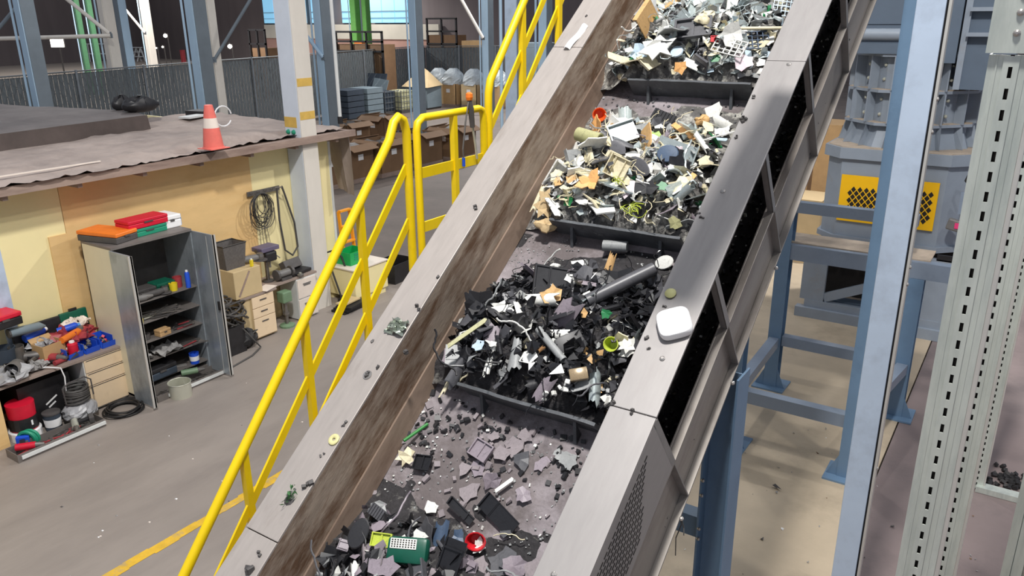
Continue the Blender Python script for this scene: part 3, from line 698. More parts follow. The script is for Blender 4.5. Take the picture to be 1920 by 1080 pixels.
GEN = dict(shard=m_shard, curl=m_curl, wire=m_wire, box=m_box, grid=m_grid, ribbed=m_ribbed, tube=m_tube, disc=m_disc, cup=m_cup, chunk=m_chunk, tray=m_tray, splay=m_splay, star=m_star, bar=m_bar, tangle=m_tangle,
           strip=lambda s_: m_shard(s_, 1.9, .2, .04), plate=lambda s_: m_shard(s_, 1.1, .04, .04), longtube=lambda s_: m_tube(s_, 1.0, .1), hook=lambda s_: m_curl(s_, 230), rounded=m_rounded)
CACHE = {}
def scrap_mesh(kind, seed):
    k = (kind, seed)
    if k not in CACHE:
        CACHE[k] = GEN[kind](seed).mesh(kind, None, smooth=kind in ('curl', 'tube', 'disc', 'cup', 'wire', 'tangle', 'hook', 'chunk', 'longtube', 'rounded'), bev=.06 if kind == 'rounded' else 0)
        CACHE[k].materials.append(None)
    return CACHE[k]
def put(name, kind, seed, m, x, s, h, size, rot=(0, 0, 0), label='', group=None, cat='plastic scrap'):
    o = bpy.data.objects.new(name, scrap_mesh(kind, seed)); COL.objects.link(o)
    o.material_slots[0].link = 'OBJECT'; o.material_slots[0].material = MATS[m]
    sz = size if isinstance(size, tuple) else (size, size, size)
    o.matrix_world = MC @ Matrix.Translation((x, s, h)) @ Euler(rot).to_matrix().to_4x4() @ Matrix.Diagonal(sz + (1,))
    return tag(o, label, cat, group)

def sm(a, b, t): t = max(0, min(1, (t - a) / (b - a))); return t * t * (3 - 2 * t)
PILES = [  # cleat position, length, height
    dict(s0=.115, L=.66, H=.20, name='lowest scrap heap'),
    dict(s0=1.32, L=1.12, H=.22, name='dark middle scrap heap'),
    dict(s0=2.485, L=1.16, H=.20, name='pale upper scrap heap'),
    dict(s0=3.725, L=1.3, H=.27, name='bright topmost scrap heap')]
def mound(i, x, s):
    p_ = PILES[i]; t = (s - p_['s0']) / p_['L']
    if t < 0 or t > 1: return 0
    h = p_['H'] * (.45 + .55 * sm(0, .14, t)) * (1 - sm(.25, 1, t)) + .02 * (1 - t)
    h *= .35 + .65 * sm(-2.62, -2.35, x) * (1 - .45 * sm(-1.75, -1.4, x))
    if i == 1: h *= 1 - sm(0, .22, s - (1.82 + (x + 2.6) * .78))
    if i == 2: h *= (1 - sm(0, .3, (x + 1.62) * 1.5 + (s - 2.9) * .35)) * (.25 + .75 * sm(-2.62, -2.3, x)) if s < 3.4 else .7
    if i == 0: h *= 1 - sm(-.12, .3, (s - .48) + (x + 2.2) * .32)
    return h * (1 + .25 * vn(x * 9, s * 9, i))
mat('fines_dark', (46, 44, 46), .85, var=.35, scale=30, col2=(110, 108, 104), mix=(.58, .66), bump=.5, bscale=70)
mat('fines_pale', (92, 90, 88), .85, var=.35, scale=30, col2=(170, 168, 160), mix=(.5, .62), bump=.5, bscale=70)
for i, p_ in enumerate(PILES):
    f = MB()
    f.grid(lambda u, v: (-2.60 + 1.21 * u, p_['s0'] - .01 + (p_['L'] + .02) * v, -.402 + .86 * mound(i, -2.60 + 1.21 * u, p_['s0'] + p_['L'] * v)), 46, 44)
    o = f.build('scrap_fines', 'fines_dark' if i < 2 else 'fines_pale', None); o.matrix_world = MC
    tag(o, 'bed of crushed fines under the ' + p_['name'], 'fines', kind='stuff')
# loose pieces one by one -------------------------------------------------------------
KINDS = [('shard', 14), ('curl', 8), ('strip', 7), ('wire', 6), ('box', 5), ('plate', 8), ('hook', 4)]
WORD = dict(shard='shard', curl='curled piece', strip='sliver', wire='wire', box='moulding', plate='flat chip', hook='hooked piece')
CWORD = dict(s_white='white', s_cream='cream', s_silver='silver', s_grey='grey', s_darkgrey='dark grey', s_mauve='mauve grey', s_black='black', s_black2='charcoal', s_tan='tan', s_peach='peach', s_clear='clear', s_pcb='green', s_lime='lime', s_slate='slate blue', s_brown='brown', s_pale_blue='pale blue', s_dust='dusty grey')
PAL = [dict(s_black=5, s_black2=4, s_darkgrey=4, s_mauve=4, s_grey=2, s_white=2, s_dust=4, s_slate=1),
       dict(s_black=9, s_black2=8, s_darkgrey=5, s_grey=2, s_white=2.2, s_mauve=2, s_cream=1, s_silver=1.2, s_brown=.3, s_tan=.12),
       dict(s_white=8, s_cream=5, s_silver=4, s_grey=3, s_clear=2, s_darkgrey=3, s_black=3.5, s_mauve=2, s_tan=.5, s_peach=.3, s_pcb=.4),
       dict(s_white=12, s_silver=6, s_cream=4, s_clear=3, s_grey=4, s_pale_blue=2, s_black=3.5, s_darkgrey=2.5, s_tan=.6, s_pcb=.5)]
def pick(d, g_):
    t = g_.random() * sum(d.values())
    for k, v in d.items():
        t -= v
        if t <= 0: return k
    return k
SPOTS = []
def spot(i, g_):
    p_ = PILES[i]
    for _ in range(60):
        x = g_.uniform(-2.54, -1.44); s = p_['s0'] + .055 + p_['L'] * g_.random(); h = mound(i, x, s)
        if h > .028: break
    return x, s, h
for i, n_ in enumerate((58, 84, 86, 84)):
    for k in range(n_):
        x, s, h = spot(i, q); kd, nv = KINDS[min(6, int(q.random() ** 1.25 * 7))]; c = pick(PAL[i], q)
        if kd == 'wire': size = q.uniform(.16, .34)
        else: size = q.choice([.07, .09, .10, .11, .13, .15, .17, .2]) * (.95, 1.15, 1.3, 1.45)[i]
        tilt = .75 if i else .45
        if kd in ('strip', 'hook'): size *= .72
        e_ = 1.05 if kd == 'strip' else .6
        x = max(-2.57 + size * e_, min(-1.42 - size * e_, x))
        put('scrap_' + WORD[kd].replace(' ', '_'), kd, q.randint(1, nv), c, x, s, -.395 + h * .86 + size * .16 * q.random() + .01, size, (q.gauss(0, tilt) + .25, q.gauss(0, tilt * .8), q.random() * 6.28),
            '%s%s %s, %s %s, %s' % ('large ' if size > .15 and kd != 'wire' else '', CWORD[c], WORD[kd], 'left side' if x < -2.25 else ('right side' if x > -1.75 else 'centre'), ('near the cleat' if s - PILES[i]['s0'] < .25 else ('at the upper end' if s - PILES[i]['s0'] > .6 else 'in the middle')), PILES[i]['name']), '%s pieces in the %s' % (CWORD[c], PILES[i]['name']))
# thousands of smaller flakes: stuff, one object per heap and colour --------------------
def flakes(i, n_, m, seed, lo=.012, hi=.05, lift=.0):
    g_ = random.Random(seed); f = MB()
    for k in range(n_):
        x, s, h = spot(i, g_); r_ = g_.uniform(lo, hi); rm = Euler((g_.gauss(.2, .7), g_.gauss(0, .7), g_.random() * 6.28)).to_matrix(); c0 = Vector((x, s, -.395 + h * .86 + g_.random() * .035 + lift))
        b_ = g_.uniform(-.35, .35); e = g_.uniform(.25, 1)
        f.add([c0 + rm @ Vector(v) * r_ for v in ((-1, -e * g_.uniform(.5, 1), 0), (.1, -e, b_), (1, -.2 * e, 0), (.7, e, -b_), (-.4, e * .9, b_))], [(0, 1, 4), (1, 3, 4), (1, 2, 3)])
    o = f.build('scrap_flakes', m, None); o.matrix_world = MC
    return tag(o, 'countless small %s flakes strewn over the %s' % (CWORD[m], PILES[i]['name']), 'flakes', kind='stuff')
sd = 100
for i, L_ in enumerate([[('s_black2', 110), ('s_mauve', 60), ('s_white', 20), ('s_grey', 20)],
                        [('s_black', 420), ('s_black2', 260), ('s_darkgrey', 130), ('s_grey', 50), ('s_white', 46), ('s_cream', 14), ('s_tan', 5)],
                        [('s_white', 150), ('s_cream', 100), ('s_silver', 130), ('s_grey', 100), ('s_black', 120), ('s_darkgrey', 70), ('s_tan', 14), ('s_pcb', 10)],
                        [('s_white', 190), ('s_silver', 180), ('s_cream', 80), ('s_grey', 110), ('s_black', 110), ('s_darkgrey', 60), ('s_pale_blue', 60), ('s_pcb', 12)]]):
    for m_, n_ in L_: sd += 1; flakes(i, n_, m_, sd)
# thin wires tangled in the heaps
for i, (n_, m_) in enumerate([(8, 's_black2'), (46, 's_black'), (40, 's_cream'), (52, 's_silver')]):
    g_ = random.Random(300 + i); f = MB()
    for k in range(n_):
        x, s, h = spot(i, g_); p0 = Vector((x, s, -.37 + h * .9)); a = g_.random() * 6.28; pts = []
        for j in range(12):
            pts.append(p0.copy()); a += g_.gauss(0, .5); p0 = p0 + Vector((math.cos(a), math.sin(a), 0)) * .022; p0.x = max(-2.56, min(-1.42, p0.x)); p0.z += g_.gauss(0, .008)
        f.tube(pts, .0026, 4)
    o = f.build('wire_tangle', m_, None, smooth=True); o.matrix_world = MC
    tag(o, 'tangle of thin %s wires in the %s' % (CWORD[m_], PILES[i]['name']), 'wires', kind='stuff')
# dusty flat rubber plates lying on the lower belt ---------------------------------------
g_ = random.Random(21)
for k in range(26):
    x = g_.uniform(-2.2, -1.45); s = g_.uniform(.42, 1.2); size = g_.uniform(.06, .15)
    put('flat_rubber_chip', 'plate', g_.randint(1, 8), g_.choice(['s_dust', 's_mauve', 's_dust', 's_grey', 's_darkgrey']), x, s, -.388 + .004 * (k % 4), (size, size, size * .7), (g_.gauss(0, .07), g_.gauss(0, .07), g_.random() * 6), '%s flat dusty chip on the lower belt, %s and %s' % ('large' if size > .11 else 'small', 'far left' if x < -1.98 else ('far right' if x > -1.68 else 'central'), 'near the cleat' if s > .98 else ('low down' if s < .68 else 'midway down')), 'flat chips on the lower belt')
for i, (sa, sb, n_, lo, hi, m_) in enumerate([(.3, 1.28, 420, .002, .006, 's_grey'), (.5, 1.28, 60, .003, .009, 's_white'), (1.7, 2.45, 420, .002, .005, 's_grey'), (2.9, 3.7, 200, .003, .009, 's_darkgrey'), (.95, 1.27, 130, .006, .018, 's_black2'), (.3, 1.28, 60, .01, .024, 's_dust')]):
    f = MB(); g_ = random.Random(60 + i)
    for k in range(n_):
        x = g_.uniform(-2.58, -1.42); s = g_.uniform(sa, sb); r_ = g_.uniform(lo, hi)
        f.box((x, s, -.395 + r_ * .3), (r_ * 2, r_ * g_.uniform(.8, 2), r_ * .7), (g_.random() * .5, g_.random() * .5, g_.random() * 6))
    o = f.build('belt_grit', m_, None); o.matrix_world = MC
    tag(o, ['fine grey grit sprinkled over the lower belt', 'tiny white chips sprinkled over the lower belt', 'fine grey grit on the bare belt left of the dark heap', 'dark grit on the bare belt beside the pale heap', 'black crumbs scattered under the lowest cleat in view', 'dusty lumps scattered over the lower belt'][i], 'grit', kind='stuff')
# pieces that stand out ------------------------------------------------------------------
def hero(name, label, p_, size, kind, m, rot=(0, 0, 0), seed=1):
    return put(name, kind, seed, m, p_[0], p_[1], p_[2], size, rot, label)
HERO = [
 # topmost heap
 ('white_chunk', 'big white chunk with jagged edges in the topmost heap', (-2.143, 3.839, -0.093), (.24, .2, .2), 'star', 's_white', (.5, .1, .4), 3),
 ('stained_block', 'yellow stained white block under the big white chunk', (-2.197, 3.812, -0.166), .14, 'box', 's_cream', (.4, .2, 1.1), 2),
 ('dark_tray', 'dark grey divided tray lying in the topmost heap', (-1.978, 4.028, -0.095), (.24, .18, .2), 'tray', 's_darkgrey', (.3, 0, .2), 1),
 ('white_lattice', 'white plastic lattice in the topmost heap', (-1.690, 3.871, -0.103), (.2, .13, .2), 'grid', 's_white', (.3, .1, -.2), 1),
 ('blue_lattice', 'dark blue plastic lattice basket near the right flange', (-1.586, 4.014, -0.166), (.17, .14, .2), 'grid', 's_slate', (.5, .3, .5), 2),
 ('white_round_lid', 'round white cap in the topmost heap', (-2.039, 3.864, -0.141), (.085, .085, .2), 'disc', 's_pale_blue', (.3, 0, 0), 1),
 ('white_sheet', 'torn white sheet at the left of the topmost heap', (-2.278, 3.836, -0.115), .15, 'shard', 's_pale_blue', (.5, -.4, .4), 4),
 ('white_boat', 'white boat shaped shell above the uppermost cleat', (-1.921, 3.806, -0.179), (.16, .1, .1), 'curl', 's_white', (.2, .2, 1.3), 2),
 ('peach_shard', 'peach coloured shard standing above the uppermost cleat', (-1.982, 3.766, -0.181), .1, 'shard', 's_peach', (.9, .2, .3), 6),
 ('orange_tan_sheet', 'orange tan torn sheet lying on the uppermost cleat', (-1.916, 3.806, -0.294), (.17, .12, .1), 'star', 's_peach', (.5, .1, .1), 5),
 ('yellow_lump', 'yellowish lump left of the uppermost cleat', (-2.422, 3.779, -0.292), .08, 'chunk', 's_cream', (.4, .2, 0), 2),
 ('red_clip', 'small red clip in the topmost heap', (-1.803, 3.930, -0.091), .05, 'tray', 's_red', (.6, .2, .3), 1),
 ('dotted_plate', 'pale blue perforated plate at the top right of the heap', (-1.524, 4.413, -0.213), (.13, .17, .1), 'grid', 's_pale_blue', (.4, .3, .2), 3),
 ('pink_white_shard', 'pinkish white shard beside the right flange at the top', (-1.588, 3.808, -0.163), .15, 'shard', 's_pink', (.4, -.2, .8), 8),
 ('big_clear_sheet', 'large clear plastic sheet at the head of the topmost heap', (-2.064, 4.335, -0.180), .26, 'curl', 's_clear', (.3, .2, .7), 3),
 ('beige_block', 'beige block in the middle of the topmost heap', (-1.930, 4.089, -0.064), .12, 'chunk', 's_cream', (.3, .3, .7), 4),
 ('white_flat_sheet', 'flat white sheet just above the uppermost cleat', (-2.126, 3.808, -0.295), (.17, .1, .1), 'plate', 's_pale_blue', (.35, 0, .1), 3),
 ('long_pale_stick', 'long pale thin stick across the topmost heap', (-1.605, 4.043, -0.106), (.36, .1, .1), 'longtube', 's_cream', (0, .08, .12), 1),
 # pale heap
 ('orange_cup', 'bright orange cup lying against the left trough wall', (-2.497, 3.489, -0.362), .095, 'cup', 's_orange', (.9, .5, .3), 1),
 ('cream_tube', 'thick cream tube end lying near the left trough wall', (-2.337, 3.090, -0.207), (.17, .22, .22), 'tube', 's_olive', (.1, .05, -.18), 1),
 ('clear_dome', 'clear plastic dome in the pale heap', (-2.289, 3.458, -0.355), .17, 'curl', 's_clear', (.4, .2, .4), 5),
 ('clear_tray', 'clear silver tray in the middle of the pale heap', (-2.169, 3.205, -0.237), .19, 'box', 's_silver', (.3, .1, .7), 3),
 ('black_ribbed_plate', 'black ribbed plate in the pale heap', (-2.035, 3.484, -0.359), (.17, .14, .12), 'ribbed', 's_black2', (.4, .1, -.3), 1),
 ('tan_wood_stick', 'tan wooden stick in the pale heap', (-1.807, 3.294, -0.278), (.2, .17, .2), 'bar', 's_peach', (.2, .1, -.5), 1),
 ('green_circuit_board', 'pale green circuit board in the pale heap', (-1.985, 3.224, -0.246), (.14, .06, .1), 'plate', 's_pale_lime', (.4, .1, .3), 2),
 ('grey_disc', 'blue grey disc with two holes in the pale heap', (-1.789, 3.015, -0.180), (.13, .11, .15), 'disc', 's_slate', (.4, .1, 0), 1),
 ('mauve_curve', 'mauve curved plate beside the blue grey disc', (-1.908, 3.152, -0.227), .15, 'curl', 's_mauve', (.5, .3, -.6), 6),
 ('pink_lump', 'pinkish white lump next to the blue grey disc', (-1.764, 3.099, -0.230), .08, 'chunk', 's_pink', (.2, .2, 1), 5),
 ('dark_oval_plate', 'dark grey oval plate in the pale heap', (-1.930, 2.906, -0.193), (.17, .09, .1), 'disc', 's_darkgrey', (.5, .2, -.5), 1),
 ('cream_panel_piece', 'cream panel fragment with a round hole in the pale heap', (-2.012, 2.825, -0.135), .15, 'box', 's_cream', (.5, .1, -.3), 1),
 ('peach_splay', 'splayed peach coloured piece at the left of the pale heap', (-2.133, 2.682, -0.124), .18, 'splay', 's_peach', (.4, .1, .3), 1),
 ('lime_wire_ball', 'ball of lime green wire in the pale heap', (-1.964, 2.713, -0.131), .08, 'tangle', 's_lime', (0, 0, 0), 2),
 ('white_horn', 'large white curved horn in the lower pale heap', (-1.895, 2.698, -0.175), (.2, .13, .14), 'curl', 's_pink', (.4, .2, .9), 4),
 ('black_flat_plate', 'black flat plate in the lower pale heap', (-1.778, 2.686, -0.117), .13, 'plate', 's_black', (.3, .1, .2), 5),
 ('green_chip', 'dark green chip at the right of the pale heap', (-1.699, 2.726, -0.135), .08, 'plate', 's_pcb', (.3, .2, .4), 4),
 ('cream_torn_sheet', 'cream torn sheet at the right of the pale heap', (-1.620, 2.772, -0.159), (.16, .12, .1), 'star', 's_cream', (.3, -.1, .5), 2),
 ('peach_sliver', 'peach sliver at the right end of the pale heap', (-1.593, 2.874, -0.201), (.05, .16, .1), 'bar', 's_peach', (.4, .1, 1.4), 2),
 ('white_square_plate', 'white square plate near the right flange in the pale heap', (-1.732, 3.593, -0.368), .13, 'plate', 's_white', (.6, -.2, .4), 6),
 ('brown_foam_piece', 'brown foam piece beside the white square plate', (-1.778, 3.483, -0.355), .1, 'chunk', 's_tan', (.4, .1, .5), 3),
 ('white_bracket', 'white bracket hooked piece near the right flange', (-1.663, 3.212, -0.255), .13, 'hook', 's_white', (.3, .2, .9), 2),
 ('white_bar', 'small white bar near the right flange', (-1.608, 3.324, -0.348), (.1, .1, .1), 'bar', 's_pale_blue', (.2, 0, 0), 1),
 ('cream_bone', 'cream bone shaped scrap lying on the belt at the right', (-1.583, 3.041, -0.241), (.15, .09, .12), 'curl', 's_cream', (.2, .1, -.9), 7),
 ('foam_slab', 'tan torn foam slab at the left end of the middle cleat', (-2.421, 2.570, -0.235), (.13, .24, .14), 'star', 's_foam', (.6, .5, .3), 7),
 ('foam_block', 'tan and white foam block hanging over the left end of the middle cleat', (-2.389, 2.463, -0.312), (.14, .13, .14), 'chunk', 's_foam', (.2, .3, .2), 8),
 ('white_foam_shell', 'white curved shell behind the foam slab', (-2.521, 2.648, -0.288), (.08, .16, .1), 'curl', 's_cream', (.4, .8, .2), 2),
 ('lime_wire_tangle', 'tangle of lime green wire above the middle cleat', (-1.836, 2.550, -0.182), .16, 'tangle', 's_lime', (0, 0, 0), 3),
 ('white_chip', 'white chip just above the middle cleat', (-1.983, 2.557, -0.225), .08, 'shard', 's_white', (.5, .3, .2), 2),
 ('olive_plate', 'olive plate at the right end of the middle cleat', (-1.581, 2.554, -0.227), .1, 'shard', 's_olive', (.7, -.4, .5), 3),
 # dark heap
 ('rolled_dark_tube', 'long rolled dark grey tube in the dark heap', (-1.726, 2.101, -0.266), (.40, .36, .36), 'longtube', 's_darkgrey', (.1, .1, .88), 1),
 ('torn_peach_casing', 'torn peach and white casing standing in the dark heap', (-1.864, 2.216, -0.300), (.1, .2, .14), 'curl', 's_tan', (.7, .5, .2), 3),
 ('grey_elbow', 'light grey elbow pipe below the middle cleat', (-1.922, 2.424, -0.370), (.14, .16, .16), 'tube', 's_grey', (.1, .1, .2), 2),
 ('white_disc_piece', 'white rounded piece at the right of the dark heap', (-1.610, 2.382, -0.367), (.11, .08, .12), 'disc', 's_white', (.4, -.2, .3), 1),
 ('white_blob', 'small white blob at the upper left of the dark heap', (-2.190, 2.182, -0.303), .065, 'chunk', 's_white', (.2, .2, .4), 1),
 ('white_wedge', 'white wedge left of the rolled dark tube', (-2.066, 2.116, -0.266), .09, 'shard', 's_white', (.3, .2, .6), 9),
 ('white_torn_plate', 'white torn plate at the upper left of the dark heap', (-2.292, 1.783, -0.194), (.17, .1, .1), 'star', 's_white', (.3, .2, .4), 4),
 ('white_tooth', 'small white tooth shaped chip beside the white torn plate', (-2.399, 1.854, -0.213), .06, 'bar', 's_white', (.2, .2, 1.3), 3),
 ('tan_card_piece', 'tan cardboard piece in the dark heap', (-2.065, 1.946, -0.220), .13, 'shard', 's_tan', (.5, .3, .9), 5),
 ('green_board_corner', 'green circuit board corner in the dark heap', (-1.708, 1.889, -0.199), .07, 'shard', 's_pcb', (.6, .3, .4), 1),
 ('yellow_green_cap', 'yellow green cap in the dark heap near the right flange', (-1.559, 1.690, -0.141), (.075, .075, .14), 'cup', 's_lime', (.5, .2, 0), 1),
 ('grey_cone_tube', 'grey tapering tube in the middle of the dark heap', (-1.885, 1.616, -0.165), (.24, .2, .2), 'longtube', 's_grey', (.2, .1, -.55), 1),
 ('mauve_bent_sheet', 'mauve grey bent sheet at the left of the dark heap', (-2.246, 1.594, -0.189), (.2, .13, .12), 'curl', 's_mauve', (.3, .3, .5), 8),
 ('grey_shell', 'grey curved shell in the dark heap', (-2.050, 1.513, -0.145), .16, 'curl', 's_grey', (.3, .1, .3), 6),
 ('black_casing', 'black casing with white labels in the dark heap', (-1.819, 1.666, -0.224), (.15, .2, .14), 'rounded', 's_black2', (.4, .2, .9), 1),
 ('curved_side_plate', 'dark curved plate with a white edge at the left of the lower cleat', (-2.366, 1.391, -0.234), (.16, .24, .2), 'curl', 's_darkgrey', (.5, 1.0, .2), 3),
 ('white_edge_strip', 'white edge strip standing left of the lower cleat', (-2.405, 1.363, -0.261), (.05, .24, .1), 'curl', 's_cream', (.3, 1.1, .2), 2),
 ('pale_tag', 'pale blue white tag at the left of the dark heap', (-2.264, 1.494, -0.130), .08, 'plate', 's_pale_blue', (.4, .2, .5), 7),
 ('olive_strip', 'olive strip lying along the left trough wall', (-2.345, 1.535, -0.103), (.26, .12, .12), 'bar', 's_olive', (.3, .1, 1.1), 1),
 ('amber_lens', 'ribbed amber grey lens in the dark heap', (-1.665, 1.484, -0.148), (.09, .1, .12), 'rounded', 's_amber', (.3, .2, .6), 1),
 ('silver_shell', 'silver curved shell at the right of the dark heap', (-1.589, 1.485, -0.205), (.12, .2, .14), 'curl', 's_silver', (.3, .6, .5), 5),
 ('grey_shell_low', 'grey curved shell just above the lower cleat', (-1.819, 1.381, -0.171), (.12, .18, .14), 'curl', 's_mauve', (.5, .3, -.3), 7),
 ('white_paddle', 'white knobbly piece beside the right flange in the dark heap', (-1.506, 1.710, -0.159), .1, 'star', 's_white', (.3, .1, .7), 6),
 # lower belt
 ('cream_foam_chunk', 'cream torn foam chunk at the left of the lower belt', (-2.489, 0.878, -0.370), (.11, .13, .12), 'star', 's_cream', (.3, .1, .4), 8),
 ('green_stick', 'thin green stick beside the cream foam chunk', (-2.512, 1.017, -0.370), (.16, .09, .09), 'longtube', 's_green_stick', (.2, .3, 1.25), 1),
 ('black_square_piece', 'black square piece next to the cream foam chunk', (-2.377, 0.880, -0.370), .1, 'tray', 's_black', (.1, 0, .2), 2),
 ('ribbed_grey_cover', 'dark grey ribbed cover at the left of the lowest heap', (-2.392, 0.544, -0.264), (.11, .09, .12), 'ribbed', 's_darkgrey', (.2, .1, -.2), 1),
 ('dark_oval_cover', 'dark oval cover at the lower left of the belt', (-2.368, 0.408, -0.174), (.1, .15, .12), 'disc', 's_black2', (.2, .2, 0), 1),
 ('white_hexagon', 'white six sided chip lying on the lower belt', (-2.200, 0.688, -0.368), .09, 'plate', 's_white', (.2, 0, .6), 8),
 ('white_label_card', 'white card in the lowest heap', (-2.139, 0.535, -0.295), (.09, .07, .06), 'plate', 's_white', (.2, .1, .1), 1),
 ('yellow_clip', 'yellow clip at the left of the lowest heap', (-2.252, 0.428, -0.205), (.1, .08, .12), 'tray', 's_lime', (.2, .2, .3), 3),
 ('slate_shard', 'slate blue bent shard in the lowest heap', (-2.069, 0.582, -0.349), (.12, .17, .14), 'curl', 's_slate', (.3, .3, .3), 4),
 ('slate_chip', 'smaller slate blue chip in the lowest heap', (-1.983, 0.601, -0.360), .09, 'shard', 's_slate', (.3, .2, .9), 7),
 ('long_black_frame', 'long black frame piece lying across the lower belt', (-1.844, 0.775, -0.370), (.19, .1, .12), 'box', 's_black', (.2, .1, -.38), 2),
 ('black_rail_piece', 'black rail with pale edge above the lowest heap', (-2.039, 0.726, -0.370), (.19, .08, .1), 'box', 's_black2', (.3, .1, -.35), 4),
 ('red_broken_cup', 'red broken cap in the lowest heap', (-1.892, 0.633, -0.369), (.1, .09, .1), 'cup', 's_red', (.6, .3, .4), 1),
 ('white_spiky_piece', 'white spiky piece under the red broken cap', (-1.858, 0.607, -0.367), .09, 'splay', 's_white', (.3, .2, .4), 4),
 ('grey_square_plate', 'dusty grey square plate lying below the lower cleat', (-1.982, 1.064, -0.370), (.11, .11, .08), 'plate', 's_dust', (.05, 0, .3), 8),
 ('barred_grey_frame', 'grey barred frame beside the dusty square plate', (-2.095, 1.043, -0.370), (.12, .12, .12), 'tray', 's_mauve', (.08, 0, -.2), 1),
 ('dark_triangle_plate', 'dark triangular plate right of the dusty square plate', (-1.870, 1.064, -0.370), .12, 'shard', 's_darkgrey', (.25, .2, .2), 2),
 ('grey_triangle_chip', 'grey triangular chip lying on the lower belt', (-1.770, 0.905, -0.370), .11, 'shard', 's_mauve', (.1, 0, .8), 3),
 ('pale_stick', 'pale green white stick lying on the lower belt', (-1.887, 0.917, -0.370), (.11, .1, .1), 'bar', 's_white', (.1, 0, 1.0), 1),
 ('mauve_upright_chip', 'mauve chip standing on edge on the lower belt', (-1.962, 0.915, -0.370), .12, 'shard', 's_mauve', (.9, .3, .9), 12),
 ('pale_yellow_cable', 'pale yellow cable curl on the lower belt', (-1.743, 0.715, -0.370), .16, 'wire', 's_cream', (.1, .1, .6), 3),
 ('grey_flap', 'light grey flap at the bottom of the belt', (-1.660, 0.582, -0.369), .14, 'shard', 's_mauve', (.3, .2, .5), 11),
 ('mauve_flap', 'mauve flat flap at the bottom left of the lowest heap', (-2.128, 0.322, -0.143), (.15, .13, .1), 'plate', 's_mauve', (.15, .1, .3), 5),
]
for h_ in HERO: hero(*h_)
# green battery case with a white grid panel
p_ = (-2.096, 0.439, -0.230)
gb = thing('green_case', 'dark green case with a white grid panel in the lowest heap', 'case', cw(*p_), rot=(INC, 0, 0))
gb.rotation_euler = (Matrix.Rotation(INC, 3, 'X') @ Euler((.25, .1, .32)).to_matrix()).to_euler()
MB().box((0, 0, .03), (.20, .12, .06)).build('shell', 's_deep_green', gb, smooth=True, bev=.02)
MB().box((-.015, .028, .0615), (.13, .045, .004)).build('panel', 's_white', gb)
f = MB()
for i in range(9):
    for j in range(4): f.box((-.07 + i * .0138, .0135 + j * .0098, .0638), (.0075, .0058, .001))
f.build('grid_openings', 'hole_dark', gb)
# white keys scattered in the dark heap
for i, p_ in enumerate([(-1.694, 1.432, -0.137), (-1.706, 1.400, -0.165), (-1.764, 1.367, -0.173), (-1.731, 1.388, -0.142), (-1.812, 1.329, -0.206), (-1.794, 1.352, -0.174), (-1.879, 1.640, -0.160)]):
    o = MB().box((0, 0, .008), (.026, .022, .016)).build('white_key', 's_white', None, bev=.003); o.location = cw(*p_); o.rotation_euler = (INC + .3, .2 * i, .7 * i)
    tag(o, ORD[i].replace('topmost', 'first') + ' of the small white keycaps scattered in the dark middle heap', 'keycap', 'white keycaps in the dark heap')
o = MB().box((0, 0, 0), (.035, .04, .002)).build('white_label', 's_white', None); o.matrix_world = MC @ Matrix.Translation((-1.837, 1.666, -0.192)) @ Euler((.4, .2, .9)).to_matrix().to_4x4(); tag(o, 'small white paper label lying on the black casing', 'label')

# ================================================================== YELLOW STAIR RAILINGS
XRL = -3.4
def zr(y): return 1.80 + (y - 1.92) * 1.153
st = thing('steel_stair', 'yellow steel stair climbing beside the left of the conveyor', 'stair', (XRL, .36, 0))
def L(y, z, x=0): return (x, y - .36, z)
for x in (.10, .50): MB().bar(L(.42, .02, x), L(3.84, zr(3.84) - 1.07, x), .04, .14).build('stringer', 'safety_yellow', st)
for k in range(13):
    z = .22 * (k + 1); y = (z + 1.03 - 1.8) / 1.153 + 1.92
    if y < 3.8: MB().span(L(y - .02, z - .03, .06), L(y + .2, z, .47)).build('tread', 'grey_plastic', st)
MB().span(L(3.85, 2.86, 0), L(4.86, 2.92, .50)).build('landing', 'grey_plastic', st)
for y in (3.9, 4.8): MB().span(L(y - .04, 0, .02), L(y + .04, 2.86, .1)).build('landing_leg', 'safety_yellow', st)
for x in (.03, .50): MB().bar(L(4.86, 2.86, x), L(6.9, 2.86 + 2.04 * 1.12, x), .04, .16).build('stringer', 'safety_yellow', st)
lr = thing('stair_railing', 'yellow lower stair railing running down beside the conveyor', 'railing', (XRL, .36, 0))
tp = [L(.5, .35), L(.5, zr(.62) - .1)] + [L(.5 + .06 * (1 - math.cos(a)), zr(.62) - .1 + .1 * math.sin(a)) for a in (.5, 1.0)] + [L(.7, zr(.7)), L(2, zr(2)), L(3.72, zr(3.72))]
tp += [L(3.77, 3.98), L(3.815, 4.01), L(3.86, 3.985), L(3.885, 3.91), L(3.885, 3.6), L(3.885, 2.92)]
MB().tube(tp, .029, 12).build('top_rail', 'safety_yellow', lr, smooth=True)
for d in (.36, .72): MB().bar(L(.52, zr(.52) - d), L(3.87, zr(3.87) - d), .014, .05).build('mid_rail', 'safety_yellow', lr)
for y in (1.33, 1.85, 2.38, 2.90, 3.42): MB().span(L(y - .02, zr(y) - 1.08, -.02), L(y + .02, zr(y) - .01, .02)).build('post', 'safety_yellow', lr)
gt = thing('landing_gate', 'yellow guard gate with two crossbars on the stair landing', 'railing', (XRL, 3.97, 2.92))
def G(y, z, x=0): return (x, y - 3.97, z - 2.92)
MB().tube([G(3.985, 2.92), G(3.985, 3.90), G(4.0, 3.95), G(4.05, 3.98), G(4.68, 3.98), G(4.72, 3.965), G(4.735, 3.92), G(4.735, 2.92)], .026, 12).build('frame', 'safety_yellow', gt, smooth=True)
